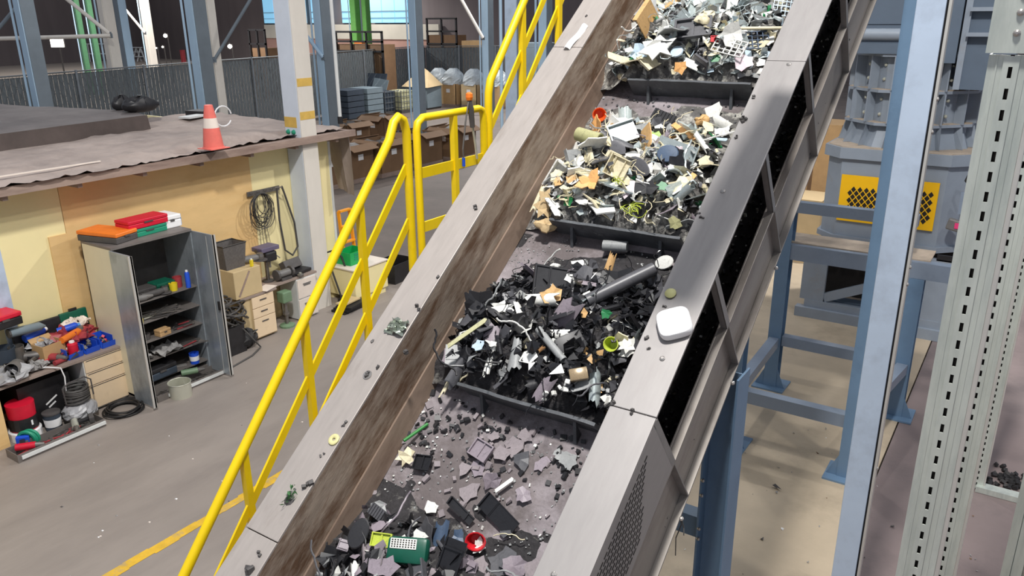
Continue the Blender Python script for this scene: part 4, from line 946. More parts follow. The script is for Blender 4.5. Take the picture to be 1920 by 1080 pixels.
for z in (3.62, 3.25): MB().span(G(4.0, z - .035, -.007), G(4.72, z + .035, .007)).build('crossbar', 'safety_yellow', gt)
MB().span(G(4.36, 2.92, -.02), G(4.40, 3.97, .02)).build('centre_post', 'safety_yellow', gt)
ur = thing('upper_stair_railing', 'yellow upper stair railing rising from the landing at the top', 'railing', (XRL, 4.8, 2.92))
def U(y, z, x=0): return (x, y - 4.8, z - 2.92)
def zu(y): return 4.13 + (y - 4.80) * 1.2
MB().tube([U(4.80, 2.92), U(4.80, 3.98), U(4.805, 4.08), U(4.83, zu(4.83)), U(5.5, zu(5.5)), U(6.9, zu(6.9))], .029, 12).build('top_rail', 'safety_yellow', ur, smooth=True)
for d in (.33, .66): MB().bar(U(4.82, zu(4.82) - d), U(6.9, zu(6.9) - d), .014, .05).build('mid_rail', 'safety_yellow', ur)
for y in (5.26, 5.80, 6.34): MB().span(U(y - .024, zu(y) - 1.25, -.02), U(y + .024, zu(y), .02)).build('post', 'safety_yellow', ur)
rg = thing('reach_grabber', 'long reach grabber tool with an orange tip hooked on the gate', 'tool', (-3.370, 4.530, 4.062))
MB().lathe([(.02, -.01), (.026, .01), (.024, .035), (.01, .045)], n=10).build('tip', 'orange_plastic', rg)
MB().tube([(0, 0, 0), (.0, .015, -.07), (0, .03, -.2)], [.016, .022, .018], 8).build('handle', 'dark_grey', rg)
MB().tube([(0, .03, -.2), (0, .05, -.28), (.0, .065, -.36), (0, .075, -.43)], .009, 7).build('shaft', 'steel_bright', rg)
MB().tube([(0, -.01, -.02), (0, -.05, -.15), (0, -.09, -.34), (0, -.085, -.40)], .006, 6).build('lever', 'steel_dull', rg)
MB().tube([(0, -.085, -.40), (0, -.085, -.46)], .012, 7).build('grip', 'blue_plastic', rg)

# ================================================================== WORKSHOP BOOTH
XW_ = -9.9
bo = thing('workshop_booth', 'cream and plywood walled workshop booth with a flat boarded roof', 'booth', (XW_, 5, 0))
def W(y0, y1, z0, z1, m, nm='wall_panel', t=.05, x=0): return MB().span((x - t, y0 - 5, z0), (x, y1 - 5, z1)).build(nm, m, bo)
W(-.5, 4.845, 0, 2.80, 'cream_panel'); W(4.85, 7.70, 0, 2.80, 'plywood', x=.004); W(7.705, 8.6, 0, 2.80, 'cream_panel'); W(8.605, 9.35, 0, 2.80, 'cream_panel')
W(4.62, 4.845, 0, 2.1, 'plywood', 'upright_board', .02, .022)
W(3.92, 4.06, 0, 2.8, 'pale_blue_paint', 'conduit_strip', .03, .03)
W(9.31, 9.36, 0, 2.8, 'white_side', 'corner_post', .06, .01)
MB().span((-7, 4.3, 0), (-.05, 4.35, 2.8)).build('wall_panel', 'cream_panel', bo)
W(3.50, 3.80, 1.15, 1.55, 'desk_tan', 'vent_plate', .01, .012)
vs = MB()
for i in range(9): vs.span((.013, -1.46 + i * .03, 1.18), (.014, -1.445 + i * .03, 1.52))
vs.build('vent_slots', 'hole_dark', bo)
MB().span((-3.4, -5.5, 2.80), (.42, 4.55, 2.85)).build('roof_deck', 'fascia_wood', bo)
MB().span((.38, -5.5, 2.76), (.44, 4.55, 2.862)).build('fascia_board', 'fascia_wood', bo)
for k in range(12): MB().span((-.04, -5.2 + k * .85, 2.70), (.38, -5.14 + k * .85, 2.80)).build('rafter_end', 'fascia_wood', bo)
MB().span((-7.2, -5.5, 2.80), (-3.4, 3.0, 2.84)).build('roof_deck', 'fascia_wood', bo)
tr = MB()
def tarpf(u, v):
    x = -9.52 - 3.7 * v - .12 * math.sin(u * 9) * (1 - v); y = -.4 + 9.85 * u
    z = 2.885 + .022 * abs(vn(x * 2.2, y * 1.4, 4)) + .03 * max(0, vn(x * 3.4 + y, y * 2.1, 9) - .5) + .06 * v
    z += .09 * math.exp(-((y - 7.3) ** 2) / .9 - ((x + 10.2) ** 2) / .3)
    if v < .06: z = 2.872 + .03 * abs(vn(x * 5, y * 6, 2))
    return (x, y, z)
tr.grid(tarpf, 150, 46); o = tr.build('roof_tarp', 'roof_tarp', None, smooth=True); tag(o, 'wrinkled grey beige tarp spread over the booth roof', 'tarp')
MB().span((-9.75, 3.2, 2.93), (-9.73, 5.35, 2.945)).build('edge_batten', 'cone_band', o)
td = MB()
def tarpd(u, v):
    fa, fb, ba, bb = Vector((-11.716, 4.610, 3.150)), Vector((-12.061, 7.513, 3.150)), Vector((-17.487, 7.034, 3.150)), Vector((-12.924, 7.725, 3.150))
    p_ = fa.lerp(fb, u).lerp(ba.lerp(bb, u), max(0, v - .04) / .96)
    z = 3.15 + .012 * vn(p_.x * .9, p_.y * .8, 6)
    if v < .03: z = 2.89; p_.x += .06
    return (p_.x, p_.y, z)
td.grid(tarpd, 60, 50); o = td.build('dark_roof_tarp', 'roof_tarp_dark', None, smooth=True); tag(o, 'dark grey tarp over the raised rear part of the roof', 'tarp')
ha, hb_ = Vector((-11.716, 4.610, 3.150)), Vector((-12.061, 7.513, 3.150))
MB().grid(lambda u, v: tuple(ha.lerp(hb_, u) + Vector((.07 - .06 * v, 0, -.27 + .275 * v))), 12, 2).build('hem', mat('hem_dark', (84, 74, 70), .9, var=.2, scale=3), o)
cn = thing('traffic_cone', 'orange traffic cone with a pale band standing on the roof tarp', 'traffic cone', (-9.419, 6.778, 2.930))
MB().lathe([(.15, 0), (.145, .02), (.135, .025), (.105, .28)], n=20).build('lower_cone', 'orange_cone', cn, smooth=True)
MB().lathe([(.105, .28), (.085, .41)], n=20).build('reflective_band', 'cone_band', cn, smooth=True)
MB().lathe([(.085, .41), (.055, .58), (.04, .585)], n=20).build('upper_cone', 'orange_cone', cn, smooth=True)
MB().span((-.15, -.15, 0), (.15, .15, .012)).build('foot', 'orange_cone', cn)
for i, (p, l_) in enumerate([((-11.068, 8.214, 3.000), 'loop of clear hose lying on the roof tarp beside the column')]):
    o = MB().tube(arc((0, 0, .12), .16, 10, 330, 16, 'yz'), .012, 6).build('hose_loop', 'clear_white', None, smooth=True); o.location = p; tag(o, l_, 'hose')
o = thing('flat_board', 'pale flat board lying at the back edge of the roof', 'board', (-12.378, 8.603, 2.985)); MB().box((0, 0, .02), (.25, .5, .03), (0, 0, .2)).build('board', 'white_side', o); MB().box((-.25, .3, .03), (.4, .3, .1), (0, 0, .2)).build('dark_block', 'black_plastic', o)
for i, (p, w_) in enumerate([((-12.574, 7.754, 3.140), .42), ((-13.001, 7.693, 3.140), .24)]):
    o = MB(); o.grid(lambda u, v: (w_ * .4 * math.cos(6.28 * u) * math.sin(3.14 * v) , w_ * .8 * math.sin(6.28 * u) * math.sin(3.14 * v), .12 * (1 - math.cos(3.14 * v)) * (1 + .15 * vn(u * 12, v * 6, i))), 18, 9)
    o = o.build('black_bag', 'black_plastic', None, smooth=True); o.location = p; tag(o, ['larger black bag slumped at the back of the roof', 'smaller black bag at the back of the roof'][i], 'bag')
    MB().lathe([(.04, 0), (.02, .03), (.04, .06)], (0, 0, .22), 8).build('knot', 'black_plastic', o)
# white column in front of the booth corner
wc = thing('white_column', 'tall white painted steel column at the booth corner', 'column', (-9.72, 8.62, 0))
MB().span((-.16, .13, 0), (.16, .15, 9)).span((-.16, -.15, 0), (.16, -.13, 9)).build('flange', 'column_white', wc)
MB().span((-.008, -.13, 0), (.008, .13, 9)).build('web', 'column_blue', wc)
MB().span((.161, -.155, 0), (.175, .155, 9)).build('front_plate', 'column_white', wc)
MB().span((-.17, -.165, 0), (.158, -.151, 9)).build('side_plate', 'column_pale', wc)
for z in (3.12, 3.62): MB().span((.1755, -.15, z), (.178, .15, z + .12)).build('yellow_mark', mat('ochre', (206, 170, 84), .6, var=.15, scale=6) if 'ochre' not in MATS else 'ochre', wc)
MB().span((-.172, -.168, 3.0), (.1, -.1652, 3.16)).build('yellow_mark', 'ochre', wc)
for x_ in (-.1, .02): MB().lathe([(.04, 0), (.03, .03), (.01, .04)], (x_, -.166, 2.93), 8, Matrix.Rotation(R(90), 3, 'X')).build('teal_daub', 'teal_plastic', wc)
cpp = thing('conduit_pipe', 'thin white conduit pipe running up behind the white column', 'pipe', (-10.0, 9.75, 2.9)); MB().tube([(0, 0, 0), (0, 0, 6)], .03, 8).build('pipe', 'white_side', cpp); MB().lathe([(.045, 0), (.045, .12)], n=10).build('fitting', 'black_plastic', cpp)
dr = MB()
def drapef(u, v):
    y = 9.50 + .45 * u * (.35 + .65 * v) + .04 * math.sin(u * 14) * v; z = 2.84 - 1.1 * v; x = -9.6 - .75 * u + .06 * math.sin(u * 17 + v * 2)
    return (x, y, z)
dr.grid(drapef, 24, 16); o = dr.build('hanging_tarp', 'roof_tarp', None, smooth=True); tag(o, 'grey tarp end hanging down at the booth corner', 'tarp')

# ---- tall steel cabinet with open doors
cb = thing('tool_cabinet', 'tall galvanised steel cabinet with open doors and cluttered shelves', 'cabinet', (-9.42, 5.43, 0))
X0, X1, Y0, Y1, ZT = -.24, .40, -.55, .55, 2.0
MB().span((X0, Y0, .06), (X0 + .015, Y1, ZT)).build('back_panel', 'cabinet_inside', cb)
MB().span((X0, Y0, .06), (X1, Y0 + .012, ZT)).build('side_panel', 'cabinet_beige', cb)
MB().span((X0, Y1 - .012, .06), (X1, Y1, ZT)).build('side_panel', 'cabinet_steel', cb)
MB().span((X0, Y0, ZT), (X1 + .02, Y1, ZT + .03)).build('top_panel', 'shelf_steel', cb)
MB().span((X0, Y0, .0), (X1 - .03, Y1, .09)).build('plinth', 'shelf_steel', cb)
SH = [.36, .62, .90, 1.16, 1.42]
SH = [round(v, 3) for v in ((-9.030, 4.995, 0.174)[2], (-9.030, 5.861, 0.457)[2], (-9.030, 5.877, 0.715)[2], (-9.030, 5.853, 0.976)[2], (-9.030, 5.003, 1.249)[2])]
for z in SH: MB().span((X0 + .015, Y0 + .012, z - .015), (X1 - .02, Y1 - .012, z)).build('shelf', 'shelf_steel', cb)
dl = MB().span((X1, Y0 - .02, .04), (X1 + .44, Y0, ZT)).build('door', 'cabinet_steel', cb); MB().span((X1 + .425, Y0 - .045, .04), (X1 + .44, Y0 + .004, ZT)).build('door_edge', 'galv_edge', dl)
d2 = MB().span((X1, Y1, .04), (X1 + .44, Y1 + .02, ZT)).build('door', 'cabinet_steel', cb); MB().span((X1 + .425, Y1 - .004, .04), (X1 + .44, Y1 + .045, ZT)).build('door_edge', 'galv_edge', d2)
MB().span((X1 + .30, Y1 - .004, .06), (X1 + .306, Y1, ZT - .03)).build('door_rib', 'galv_edge', d2)
MB().span((X1 + .39, Y1 - .02, .98), (X1 + .42, Y1 - .001, 1.10)).build('lock', 'black_plastic', d2)
def cabp(y, z, x=-9.15): return (x, y, z)
# ---- small builders for tools
def drill(loc, rz, body, bat, label, k=1., lay=True):
    t = thing('power_drill', label, 'power drill', loc, rot=(R(90) if lay else 0, 0, rz)); 
    def S(v): return tuple(c * k for c in v)
    MB().tube([S((-.10, 0, .035)), S((.06, 0, .035))], .033 * k, 10).build('motor_body', body, t, smooth=True)
    MB().lathe([(.028 * k, 0), (.022 * k, .03 * k), (.012 * k, .07 * k)], S((.06, 0, .035)), 10, Matrix.Rotation(R(90), 3, 'Y')).build('chuck', 'steel_dull', t)
    MB().bar(S((-.05, 0, .02)), S((-.075, 0, -.09)), .034 * k, .045 * k).build('handle', 'black_plastic', t, bev=.008 * k)
    MB().box(S((-.075, 0, -.115)), S((.11, .065, .045))).build('battery', bat, t, bev=.006 * k)
    if lay: t.location.z += .035 * k
    return t
def grinder(loc, rz, body, label, k=1.):
    t = thing('angle_grinder', label, 'angle grinder', loc, rz)
    def S(v): return tuple(c * k for c in v)
    MB().tube([S((-.16, 0, .04)), S((.02, 0, .04)), S((.08, 0, .045))], [.030 * k, .036 * k, .03 * k], 10).build('body', body, t, smooth=True)
    MB().lathe([(.032 * k, 0), (.036 * k, .03 * k), (.03 * k, .06 * k)], S((.10, 0, .02)), 10).build('gear_head', 'steel_dull', t)
    MB().lathe([(.065 * k, 0), (.065 * k, .006 * k)], S((.10, 0, .012)), 16).build('disc', 'dark_grey', t)
    MB().tube([S((.10, .03, .06)), S((.10, .13, .07))], .014 * k, 8).build('side_handle', 'black_plastic', t)
    return t
def can(loc, r_, h_, m, label, cap=None, rot=(0, 0, 0), name='spray_can'):
    t = thing(name, label, 'can', loc, rot=rot)
    MB().lathe([(r_, 0), (r_, h_ * .8), (r_ * .6, h_ * .9)], n=12).build('body', m, t, smooth=True)
    MB().lathe([(r_ * .55, h_ * .88), (r_ * .5, h_)], n=10).build('cap', cap or 'clear_white', t); return t
def tub(loc, r_, h_, m, label, name='tub', band=None, rot=(0, 0, 0), lid=None):
    t = thing(name, label, 'tub', loc, rot=rot); e = r_ * .08
    MB().lathe([(r_ * .88, 0), (r_, h_), (r_ - e, h_), (r_ * .84, e)], n=18).build('body', m, t, smooth=True)
    if band: MB().lathe([(r_ * .93, h_ * .3), (r_ * 1.0, h_ * .75), (r_ * 1.01, h_ * .75), (r_ * .94, h_ * .3)], n=18, cap=False).build('label_band', band, t, smooth=True)
    if lid: MB().lathe([(r_ * 1.06, h_), (r_ * 1.06, h_ * 1.08), (r_ * .9, h_ * 1.1)], n=18).build('lid', lid, t, smooth=True)
    return t
def case(loc, d, rz, m, label, name='case', lid=None, cat='case'):
    t = thing(name, label, cat, loc, rz)
    MB().box((0, 0, d[2] * .3), (d[0], d[1], d[2] * .6)).build('base', m, t, bev=min(d) * .08); MB().box((0, 0, d[2] * .81), (d[0] * 1.01, d[1] * 1.01, d[2] * .37)).build('lid', lid or m, t, bev=min(d) * .08)
    MB().box((d[0] * .51, 0, d[2] * .6), (.012, d[1] * .22, d[2] * .16)).build('latch', 'dark_grey', t); return t
def openbox(loc, d, rz, m, label, name='carton', cat='box', flap=True, rot=None):
    t = thing(name, label, cat, loc, rz, rot=rot); a, b, c = d[0] / 2, d[1] / 2, d[2]; e = .006
    MB().span((-a, -b, 0), (a, b, e)).build('bottom', m, t)
    for nm, p_, q_ in (('side', (-a, -b, e), (-a + e, b, c)), ('side', (a - e, -b, e), (a, b, c)), ('side', (-a + e, -b, e), (a - e, -b + e, c)), ('side', (-a + e, b - e, e), (a - e, b, c))): MB().span(p_, q_).build(nm, m, t)
    if flap: MB().box((-a - .03, 0, c + .02), (.006, d[1] * .95, .07), (0, -.9, 0)).build('flap', m, t)
    return t
def coil(loc, r_, n_, m, label, rot=(0, 0, 0), w=.008, spread=.03, seed=1, name='cable_coil', sq=1.):
    g_ = random.Random(seed); t = thing(name, label, 'cable', loc, rot=rot)
    for k in range(n_):
        c_ = (g_.gauss(0, spread), g_.gauss(0, spread)); rr = r_ * g_.uniform(.75, 1.08); tl = g_.uniform(-.25, .25) * spread * 6
        MB().tube([(c_[0] + rr * math.cos(a), c_[1] + rr * sq * math.sin(a), w + k * w * .8 + tl * rr * math.sin(a + k)) for a in [i * 2 * math.pi / 22 for i in range(22)]], w, 6, closed=True).build('loop', m, t, smooth=True)
    return t
def bins(loc, rz, label, red=True, fill='dull_red'):
    t = thing('parts_bin', label, 'bin', loc, rz); m = MB()
    m.span((-.14, -.09, 0), (.14, .09, .008)); m.span((-.14, -.09, .008), (-.132, .09, .13)); m.span((-.14, -.09, .008), (.10, -.082, .12)); m.span((-.14, .082, .008), (.10, .09, .12))
    m.add([(.14, -.09, .0), (.14, .09, 0), (.155, .09, .07), (.155, -.09, .07), (.147, -.09, .07), (.147, .09, .07), (.13, .09, .008), (.13, -.09, .008)], [(0, 1, 2, 3), (3, 2, 5, 4), (4, 5, 6, 7)])
    m.build('tray', 'blue_plastic', t)
    g_ = random.Random(int(loc[1] * 100))
    for k in range(7): MB().box((g_.uniform(-.09, .08), g_.uniform(-.06, .06), .03 + .01 * k), (.05, .035, .03), (g_.random(), g_.random(), g_.random() * 3)).build('part', fill if k % 2 else 'steel_dull', t)
    return t
def rods(loc, n_, l_, label, rz=1.57, m='steel_bright', seed=1, spread=.12):
    g_ = random.Random(seed); t = thing('hand_tools', label, 'hand tools', loc, rz)
    for k in range(n_):
        a = g_.gauss(0, .25); y = g_.uniform(-spread, spread); ll = l_ * g_.uniform(.5, 1); x = g_.uniform(-.08, .08)
        w_ = MB().bar((x - ll / 2 * math.cos(a), y - ll / 2 * math.sin(a), .012 + .004 * k), (x + ll / 2 * math.cos(a), y + ll / 2 * math.sin(a), .012 + .004 * k), .018, .010).build('wrench', g_.choice([m, 'steel_dull', 'dark_grey']), t)
        MB().lathe([(.02, -.006), (.02, .006)], (x + ll / 2 * math.cos(a), y + ll / 2 * math.sin(a), .014 + .004 * k), 8).build('jaw', 'steel_dull', w_)
    return t
# on top of the cabinet
case((-9.42, 5.10, 2.031), (.62, .34, .13), .25, 'dark_grey', 'dark grey case with an orange rim on the cabinet top', 'tool_case', 'orange_plastic')
case((-9.32, 5.52, 2.031), (.26, .50, .10), .06, 'teal_plastic', 'green case under the red one on the cabinet top', 'tool_case')
case((-9.33, 5.52, 2.135), (.28, .56, .11), .05, 'red_plastic', 'red case stacked on the green one on the cabinet top', 'tool_case')
bx = case((-9.40, 5.88, 2.031), (.34, .26, .17), 0, 'clear_white', 'white box with a blue end on the cabinet top', 'carton', cat='box'); MB().box((.0, .135, .085), (.3, .012, .15)).build('blue_end', 'sky_blue', bx)
# on the shelves
z5, z4, z3, z2, z1 = SH[4], SH[3], SH[2], SH[1], SH[0]
drill((-9.12, 5.18, z5), 1.4, 'grey_plastic', 'dark_grey', 'worn grey drill lying on the top shelf', 1.3)
grinder((-9.10, 5.42, z5), 1.5, 'dark_grey', 'dark grinder lying on the top shelf', 1.2)
case((-9.28, 5.62, z5), (.22, .26, .12), 0, 'dark_green', 'dark green box at the back of the top shelf', 'parts_box')
case((-9.30, 5.35, z5), (.2, .34, .10), 0, 'dark_grey', 'dark case at the back of the top shelf', 'parts_box')
tub((-9.12, 5.68, z5), .055, .10, 'yellow_plastic', 'yellow capped tub lying on the top shelf', rot=(.0, 0, 0))
can((-9.06, 5.86, z5), .032, .24, 'blue_plastic', 'blue and white spray can at the right of the top shelf', 'clear_white')
tub((-9.2, 5.80, z5), .06, .14, 'dull_red', 'red tub behind the spray can on the top shelf')
can((-9.07, 4.98, z5), .04, .10, 'blue_plastic', 'small blue can at the left of the top shelf')
rods((-9.12, 5.45, z4), 16, .42, 'pile of steel wrenches on the second shelf', seed=2); tub((-9.06, 5.12, z4), .04, .06, 'yellow_plastic', 'small yellow tub at the left of the second shelf')
rods((-9.12, 5.72, z3), 6, .3, 'red handled pliers at the right of the third shelf', m='dull_red', seed=3)
case((-9.1, 5.42, z3), (.12, .17, .09), .1, 'cardboard', 'small cardboard box on the third shelf', 'carton', cat='box')
for i, y in enumerate((5.05, 5.2)): tub((-9.14, y, z3), .06, .08, 'dark_grey', ['dark tub at the far left of the third shelf', 'dark tub next to the cardboard box on the third shelf'][i])
for i, (y, s_, l_) in enumerate(((5.08, 1, 'crumpled pale paper at the left of the fourth shelf'), (5.45, 1.5, 'grey dusty cover sheet on the fourth shelf'))):
    o = foil(20 + i, 8, .22 * s_, .24 * s_, .09).build('dust_sheet', 'cloth_grey', None); o.location = (-9.13, y, z2 + .005); tag(o, l_, 'sheet')
rods((-9.1, 5.78, z2), 5, .26, 'dull red tools at the right of the fourth shelf', m='dull_red', seed=5)
cs_ = case((-9.16, 5.28, z1), (.3, .42, .16), .05, 'dark_blue_grey', 'dark blue case on the bottom shelf', 'tool_case', 'black_plastic')
tub((-9.08, 5.80, z1), .065, .15, 'blue_plastic', 'blue tub with a white label on the bottom shelf', band='clear_white')
drill((-8.98, 5.66, .1), 1.1, 'olive_green', 'grey_plastic', 'green drill lying at the foot of the cabinet', 1.3)
tb = openbox((-8.87, 5.55, 0), (.24, 1.10, .09), 0, 'shelf_steel', 'long grey steel tray on the floor before the cabinet', 'steel_tray', 'tray', flap=False); MB().span((.121, -.40, .03), (.135, .50, .07)).build('white_front_strip', 'white_side', tb)
for i in range(6):
    rods((-8.88, 5.12 + i * .15, .012), 4, .16, 'loose tool lying in the steel tray before the cabinet', seed=30 + i, m='steel_dull', spread=.06)['group'] = 'tools in the cabinet tray'
po = thing('steel_pot', 'shiny round steel pot standing on the floor before the cabinet', 'pot', (-8.688, 5.286, 0.000))
MB().lathe([(.135, 0), (.14, .19), (.146, .195), (.132, .195), (.128, .008)], n=28).build('body', 'steel_bright', po, smooth=True)
MB().tube(arc((0, 0, .196), .141, 0, 360, 28)[:-1], .006, 6, closed=True).build('rim', 'steel_bright', po, smooth=True)
coil((-8.932, 4.643, 0.000), .2, 7, 'black_rubber', 'coil of black cable lying on the floor between desk and cabinet', w=.011, spread=.03, seed=4)

# ---- left desk
dk = thing('work_desk', 'cluttered beige office desk with a three drawer pedestal', 'desk', (-9.55, 3.9, 0))
MB().span((-.36, -1.5, .70), (.36, 1.04, .73)).build('desk_top', 'desk_top', dk)
MB().span((-.36, -1.5, .1), (-.34, 1.04, .70)).build('modesty_panel', 'black_plastic', dk)
pd = MB().span((-.33, .50, .03), (.34, 1.02, .70)).build('pedestal', 'white_side', dk)
for (a, b) in ((.53, .69), (.36, .515), (.05, .345)):
    d_ = MB().span((.342, .51, a), (.36, 1.01, b)).build('drawer', 'desk_beige', dk, bev=.003); MB().span((.358, .53, b - .012), (.364, .99, b - .004)).build('pull_lip', 'dark_grey', d_)
MB().span((-.3, -1.46, 0), (.34, -.46, .70)).build('end_box', 'plywood', dk)
Dz = .732
for i, (y_, l_, fl_) in enumerate([(4.37, 'blue parts bin nearest the desk middle holding pale cards', 'clear_white'), (4.58, 'middle blue parts bin holding small grey hardware', 'steel_dull'), (4.79, 'blue parts bin by the cabinet holding red bits', 'red_plastic')]): bins((-9.42, y_, Dz), .06, l_, fill=fl_)
openbox((-9.52, (-9.520, 4.198, 0.856)[1], Dz), (.22, .28, .22), .12, 'cardboard', 'open cardboard box standing on the cluttered desk', 'carton')
can((-9.36, (-9.360, 4.396, 0.785)[1], Dz), .06, .2, 'red_plastic', 'red squeeze bottle at the desk front', 'clear_white', name='bottle')
tub((-9.45, (-9.450, 3.790, 0.887)[1], Dz + .1), .075, .36, 'grey_plastic', 'grey canister lying on the desk beside the yellow tubs', rot=(R(78), 0, 1.0), name='grey_canister')
tub((-9.36, (-9.360, 3.714, 0.783)[1], Dz), .07, .10, 'yellow_plastic', 'yellow tub at the front of the desk')
tub((-9.4, (-9.400, 3.611, 0.867)[1], Dz), .07, .10, 'orange_plastic', 'orange yellow tub at the left edge of the desk')
can((-9.720, 4.040, 0.999), .05, .30, 'blue_plastic', 'blue bottle lying behind the cardboard box', rot=(R(-85), 0, .2), name='bottle')
can((-9.700, 4.417, 0.970), .045, .26, 'blue_plastic', 'blue bottle lying before the red rags', 'sky_blue', rot=(R(-80), 0, -.4), name='bottle')
tub((-9.68, (-9.680, 3.770, 1.008)[1], Dz), .13, .26, 'dark_blue_grey', 'blue bucket at the far left of the desk', name='bucket')
tub((-9.66, (-9.660, 3.902, 1.000)[1], Dz), .085, .24, 'steel_dull', 'steel canister at the left of the desk', name='canister')
rcs = case((-9.720, 3.813, 1.240), (.3, .38, .16), .1, 'black_plastic', 'red and black case at the far left on the desk', 'tool_case', 'red_plastic')
MB().tube([(-.1, -.12, -.25), (-.1, -.12, 0)], .03, 8).build('stand', 'dark_grey', rcs)
o = MB().tube([(0, -.2, .02), (0, .14, .0), (0, .2, -.02)], [.055, .05, .015], 10).build('grey_nozzle', 'grey_bin', None, smooth=True); o.location = (-9.660, 4.072, 1.124); tag(o, 'pale blue grey nozzle lying beside the red case', 'nozzle'); MB().lathe([(.058, 0), (.058, .02)], (0, -.2, .02), 10, Matrix.Rotation(R(90), 3, 'X')).build('collar', 'dark_grey', o)
mo = thing('leaning_monitor', 'black flat monitor leaning at the back of the desk', 'monitor', (-9.850, 4.261, 1.159)); mo.location.z = Dz
MB().box((.03, .0, .22), (.03, .62, .34), (0, -.12, 0)).build('panel', 'black_plastic', mo, bev=.014); MB().box((.02, 0, .03), (.1, .2, .06)).build('foot', 'black_plastic', mo)
m2 = thing('dark_green_case', 'dark green flat case leaning on the wall behind the desk', 'case', (-9.82, 4.70, Dz)); MB().box((0, 0, .22), (.05, .34, .36), (0, -.1, 0)).build('shell', 'dark_green', m2, bev=.01); MB().box((.0, 0, .42), (.02, .1, .03)).build('handle', 'black_plastic', m2)
for i, (p, s_, m_, l_) in enumerate([((-9.66, 4.52, .80), 1.5, 'dull_red', 'heap of red rags and straps at the back of the desk'), ((-9.66, 4.18, .86), .8, 'bag_grey', 'crumpled clear plastic bag beside the red rags'), ((-9.30, (-9.300, 3.598, 0.751)[1], .72), 1.3, 'bag_grey', 'grey plastic bag hanging over the desk front'), ((-9.72, 4.66, .96), .8, 'cone_band', 'white folded paper on top of the red rags'), ((-9.36, (-9.360, 3.934, 0.751)[1], Dz), .7, 'cloth_grey', 'crumpled off white cloth at the desk front')]):
    o = MB()
    o.grid(lambda u, v: (.14 * s_ * math.cos(6.283 * u) * math.sin(3.1416 * v) * (1 + .2 * vn(u * 16, v * 9, i)), .2 * s_ * math.sin(6.283 * u) * math.sin(3.1416 * v) * (1 + .25 * vn(u * 13, v * 11, i + 2)), .06 * s_ * (1 - math.cos(3.1416 * v)) * (1 + .3 * vn(u * 12, v * 8, i))), 22, 12)
    o = o.build('crumpled_' + ('rags' if m_ == 'dull_red' else 'sheet'), m_, None); o.location = p; tag(o, l_, 'cloth')
    if i == 0: MB().box((.10, .05, .13), (.05, .22, .06), (.2, .1, .3)).build('orange_strap', 'orange_plastic', o)
grinder((-9.6, (-9.600, 4.000, 0.909)[1], Dz + .02), .9, 'steel_dull', 'grey angle grinder lying left of the cardboard box', 1.7); grinder((-9.5, 4.50, .90), 2.0, 'orange_plastic', 'orange grinder lying on the red rags', 1.3)
drill((-9.44, 4.20, Dz + .01), .5, 'dull_red', 'black_plastic', 'red drill lying beside the red squeeze bottle', 1.5); drill((-9.32, (-9.320, 4.193, 0.717)[1], Dz), 1.8, 'dull_red', 'red_plastic', 'small red tool at the desk front edge', .9); rods((-9.52, 4.30, Dz + .05), 8, .26, 'heap of small hand tools behind the red bottle', seed=9, m='dull_red')
drill((-9.52, (-9.520, 3.776, 0.943)[1], Dz), 2.4, 'grey_plastic', 'dark_grey', 'grey drill lying under the blue bucket rim', 1.4)
g_ = random.Random(77)
for k in range(26):
    y_ = g_.uniform(3.35, 4.45); x_ = g_.uniform(-9.8, -9.28); kd_ = g_.randint(0, 2); m_ = g_.choice(['grey_plastic', 'dark_grey', 'dull_red', 'steel_dull', 'black_plastic', 'cloth_grey', 'steel_dull'])
    o = MB()
    if kd_ == 0: o.tube([(-.07, 0, .03), (.02, .01, .035), (.09, 0, .03)], [.026, .032, .015], 8)
    elif kd_ == 1: o.box((0, 0, .035), (.11, .07, .05), (.2, .1, 0)).box((.06, 0, .05), (.05, .03, .03))
    else: o.lathe([(.045, 0), (.05, .03), (.03, .06), (.012, .07)], n=10)
    o = o.build('loose_tool_part', m_, None, smooth=kd_ != 1); o.location = (x_, y_, Dz + max(0, (-9.4 - x_)) * .32 * g_.random()); o.rotation_euler = (g_.uniform(-.3, .3), g_.uniform(-.3, .3), g_.random() * 6)
    tag(o, 'small %s %s lost in the clutter on the left desk, %s' % ({'grey_plastic': 'grey', 'dark_grey': 'dark grey', 'dull_red': 'dull red', 'steel_dull': 'steel', 'black_plastic': 'black', 'cloth_grey': 'pale grey'}[m_], ['tool grip', 'tool block', 'tool knob'][kd_], 'back row' if x_ < -9.55 else 'front row'), 'tool part', 'clutter on the left desk')
cd = thing('white_cable', 'white cable hanging down from the desk front', 'cable', (-9.239, 4.053, 0.735)); MB().tube([(-.1, -.2, .02), (0, -.05, .03), (.12, .05, .01), (.15, .06, -.1), (.13, .05, -.3), (.14, .08, -.42)], .008, 6).build('cable', 'clear_white', cd, smooth=True); MB().box((.14, .08, -.46), (.03, .03, .06)).build('plug', 'clear_white', cd)
